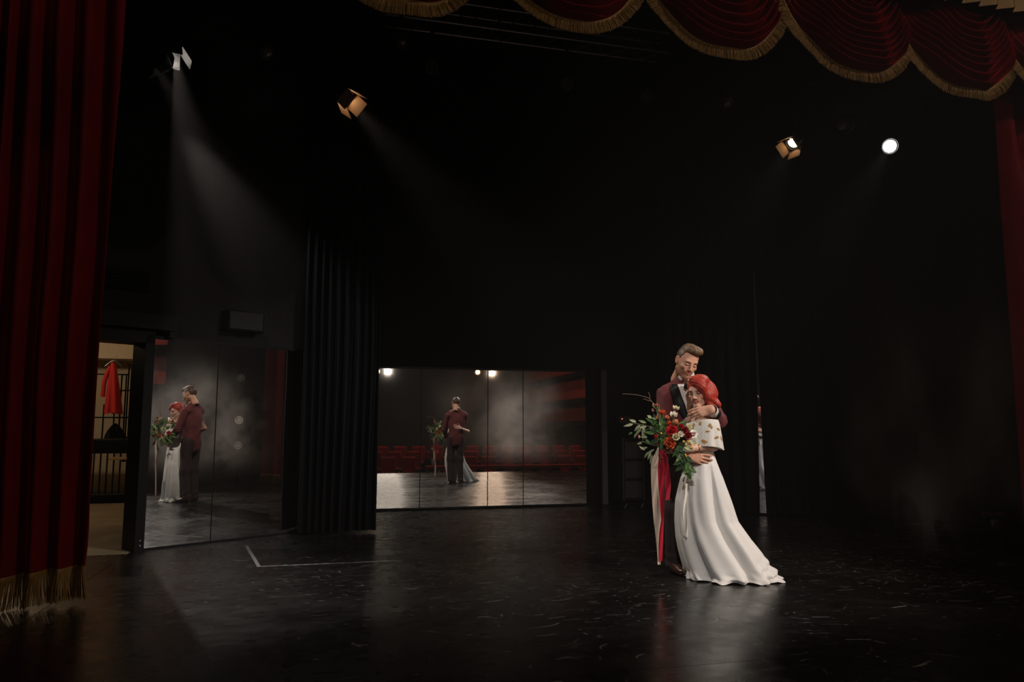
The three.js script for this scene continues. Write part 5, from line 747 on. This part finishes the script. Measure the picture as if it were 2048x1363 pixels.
  for (let i = 0; i < 34; i++) { const v = i / 33, x = lerp(-0.03, 0.05, v) + 0.05 * (r() - 0.5), y = lerp(1.0, 0.815, v) + 0.02 * (r() - 0.5); leaf([x, y, 0.425 - 0.03 * v + 0.02 * (r() - 0.5)], [(r() - 0.5) * 1.6, -1 + 0.7 * r(), 0.3 * r()], [0, 0.2, 1], 0.05 + 0.03 * r(), 0.010 + 0.008 * r(), [DARK, GREEN, SAGE, DARK][Math.floor(r() * 4)]); }
  for (const [x, y, dx, dy] of [[0.06, 0.99, -0.9, -0.3], [0.075, 0.975, -0.7, 0.2], [0.09, 1.01, -0.4, 0.6]]) leaf([x, y, 0.44], [dx, dy, 0.2], [0, 0.5, 1], 0.06, 0.019, PALE);
  const brown = [0.20, 0.12, 0.085];
  br([[-0.15, 1.23, 0.37], [-0.19, 1.30, 0.36], [-0.215, 1.33, 0.36], [-0.229, 1.349, 0.36], [-0.292, 1.372, 0.36], [-0.367, 1.384, 0.36], [-0.431, 1.388, 0.36]], 0.0024, brown); br([[-0.229, 1.349, 0.36], [-0.226, 1.372, 0.36], [-0.238, 1.40, 0.36]], 0.0020, brown); br([[-0.215, 1.33, 0.36], [-0.245, 1.338, 0.362], [-0.274, 1.349, 0.362]], 0.0020, brown);
  part('stem_bundle', home(merge(Array.from({ length: 14 }, (_, i) => rod([-0.105 + 0.018 * Math.cos(i), 1.03, 0.345 + 0.016 * Math.sin(i)], [-0.135 + 0.03 * Math.cos(i + 1), 0.86 + 0.02 * r(), 0.325 + 0.02 * Math.sin(i + 1)], 0.0035, 0.0035, 6)))), mat([0.07, 0.12, 0.035]), t);
  // ribbons
  const ribbon = (pts, w, c, tw, label) => { const cv = new THREE.CatmullRomCurve3(pts.map((p) => V(...p))); part('ribbon', home(thick(4, 60, (u, v) => { const p = cv.getPoint(v), a = tw * Math.sin(v * 5) + 0.25, s = (u - 0.5) * w(v); return [p.x + s * Math.cos(a), p.y, p.z + s * Math.sin(a) + 0.006 * Math.sin(u * 5 + v * 14)]; }, 0.0012)), mat(c), t, label); };
  ribbon([[-0.165, 0.985, 0.39], [-0.198, 0.88, 0.40], [-0.203, 0.74, 0.40], [-0.195, 0.56, 0.39], [-0.186, 0.38, 0.38], [-0.184, 0.13, 0.37]], (v) => 0.025 + 0.032 * smooth(0, 0.25, v) - 0.036 * smooth(0.7, 1, v), [0.66, 0.52, 0.42], 0.2, 'long cream ribbon');
  ribbon([[-0.15, 0.985, 0.405], [-0.152, 0.88, 0.412], [-0.158, 0.74, 0.405], [-0.162, 0.56, 0.395], [-0.166, 0.38, 0.385], [-0.172, 0.155, 0.372]], (v) => 0.03 + 0.02 * smooth(0, 0.2, v) - 0.022 * smooth(0.6, 1, v), [0.42, 0.002, 0.022], 0.3, 'long red ribbon');
  ribbon([[-0.148, 0.985, 0.41], [-0.125, 0.92, 0.42], [-0.112, 0.80, 0.415], [-0.108, 0.70, 0.41], [-0.112, 0.60, 0.40]], (v) => 0.034 + 0.012 * smooth(0, 0.3, v) - 0.014 * smooth(0.7, 1, v), [0.36, 0.002, 0.02], 0.5, 'shorter red ribbon end');
  ribbon([[-0.150, 0.97, 0.415], [-0.13, 0.93, 0.43], [-0.115, 0.905, 0.425], [-0.14, 0.90, 0.415], [-0.152, 0.95, 0.412]], () => 0.03, [0.40, 0.002, 0.022], 0.3, 'red ribbon loop');
}

// ----------------------------------------------------------------
renderer.render(scene, camera);
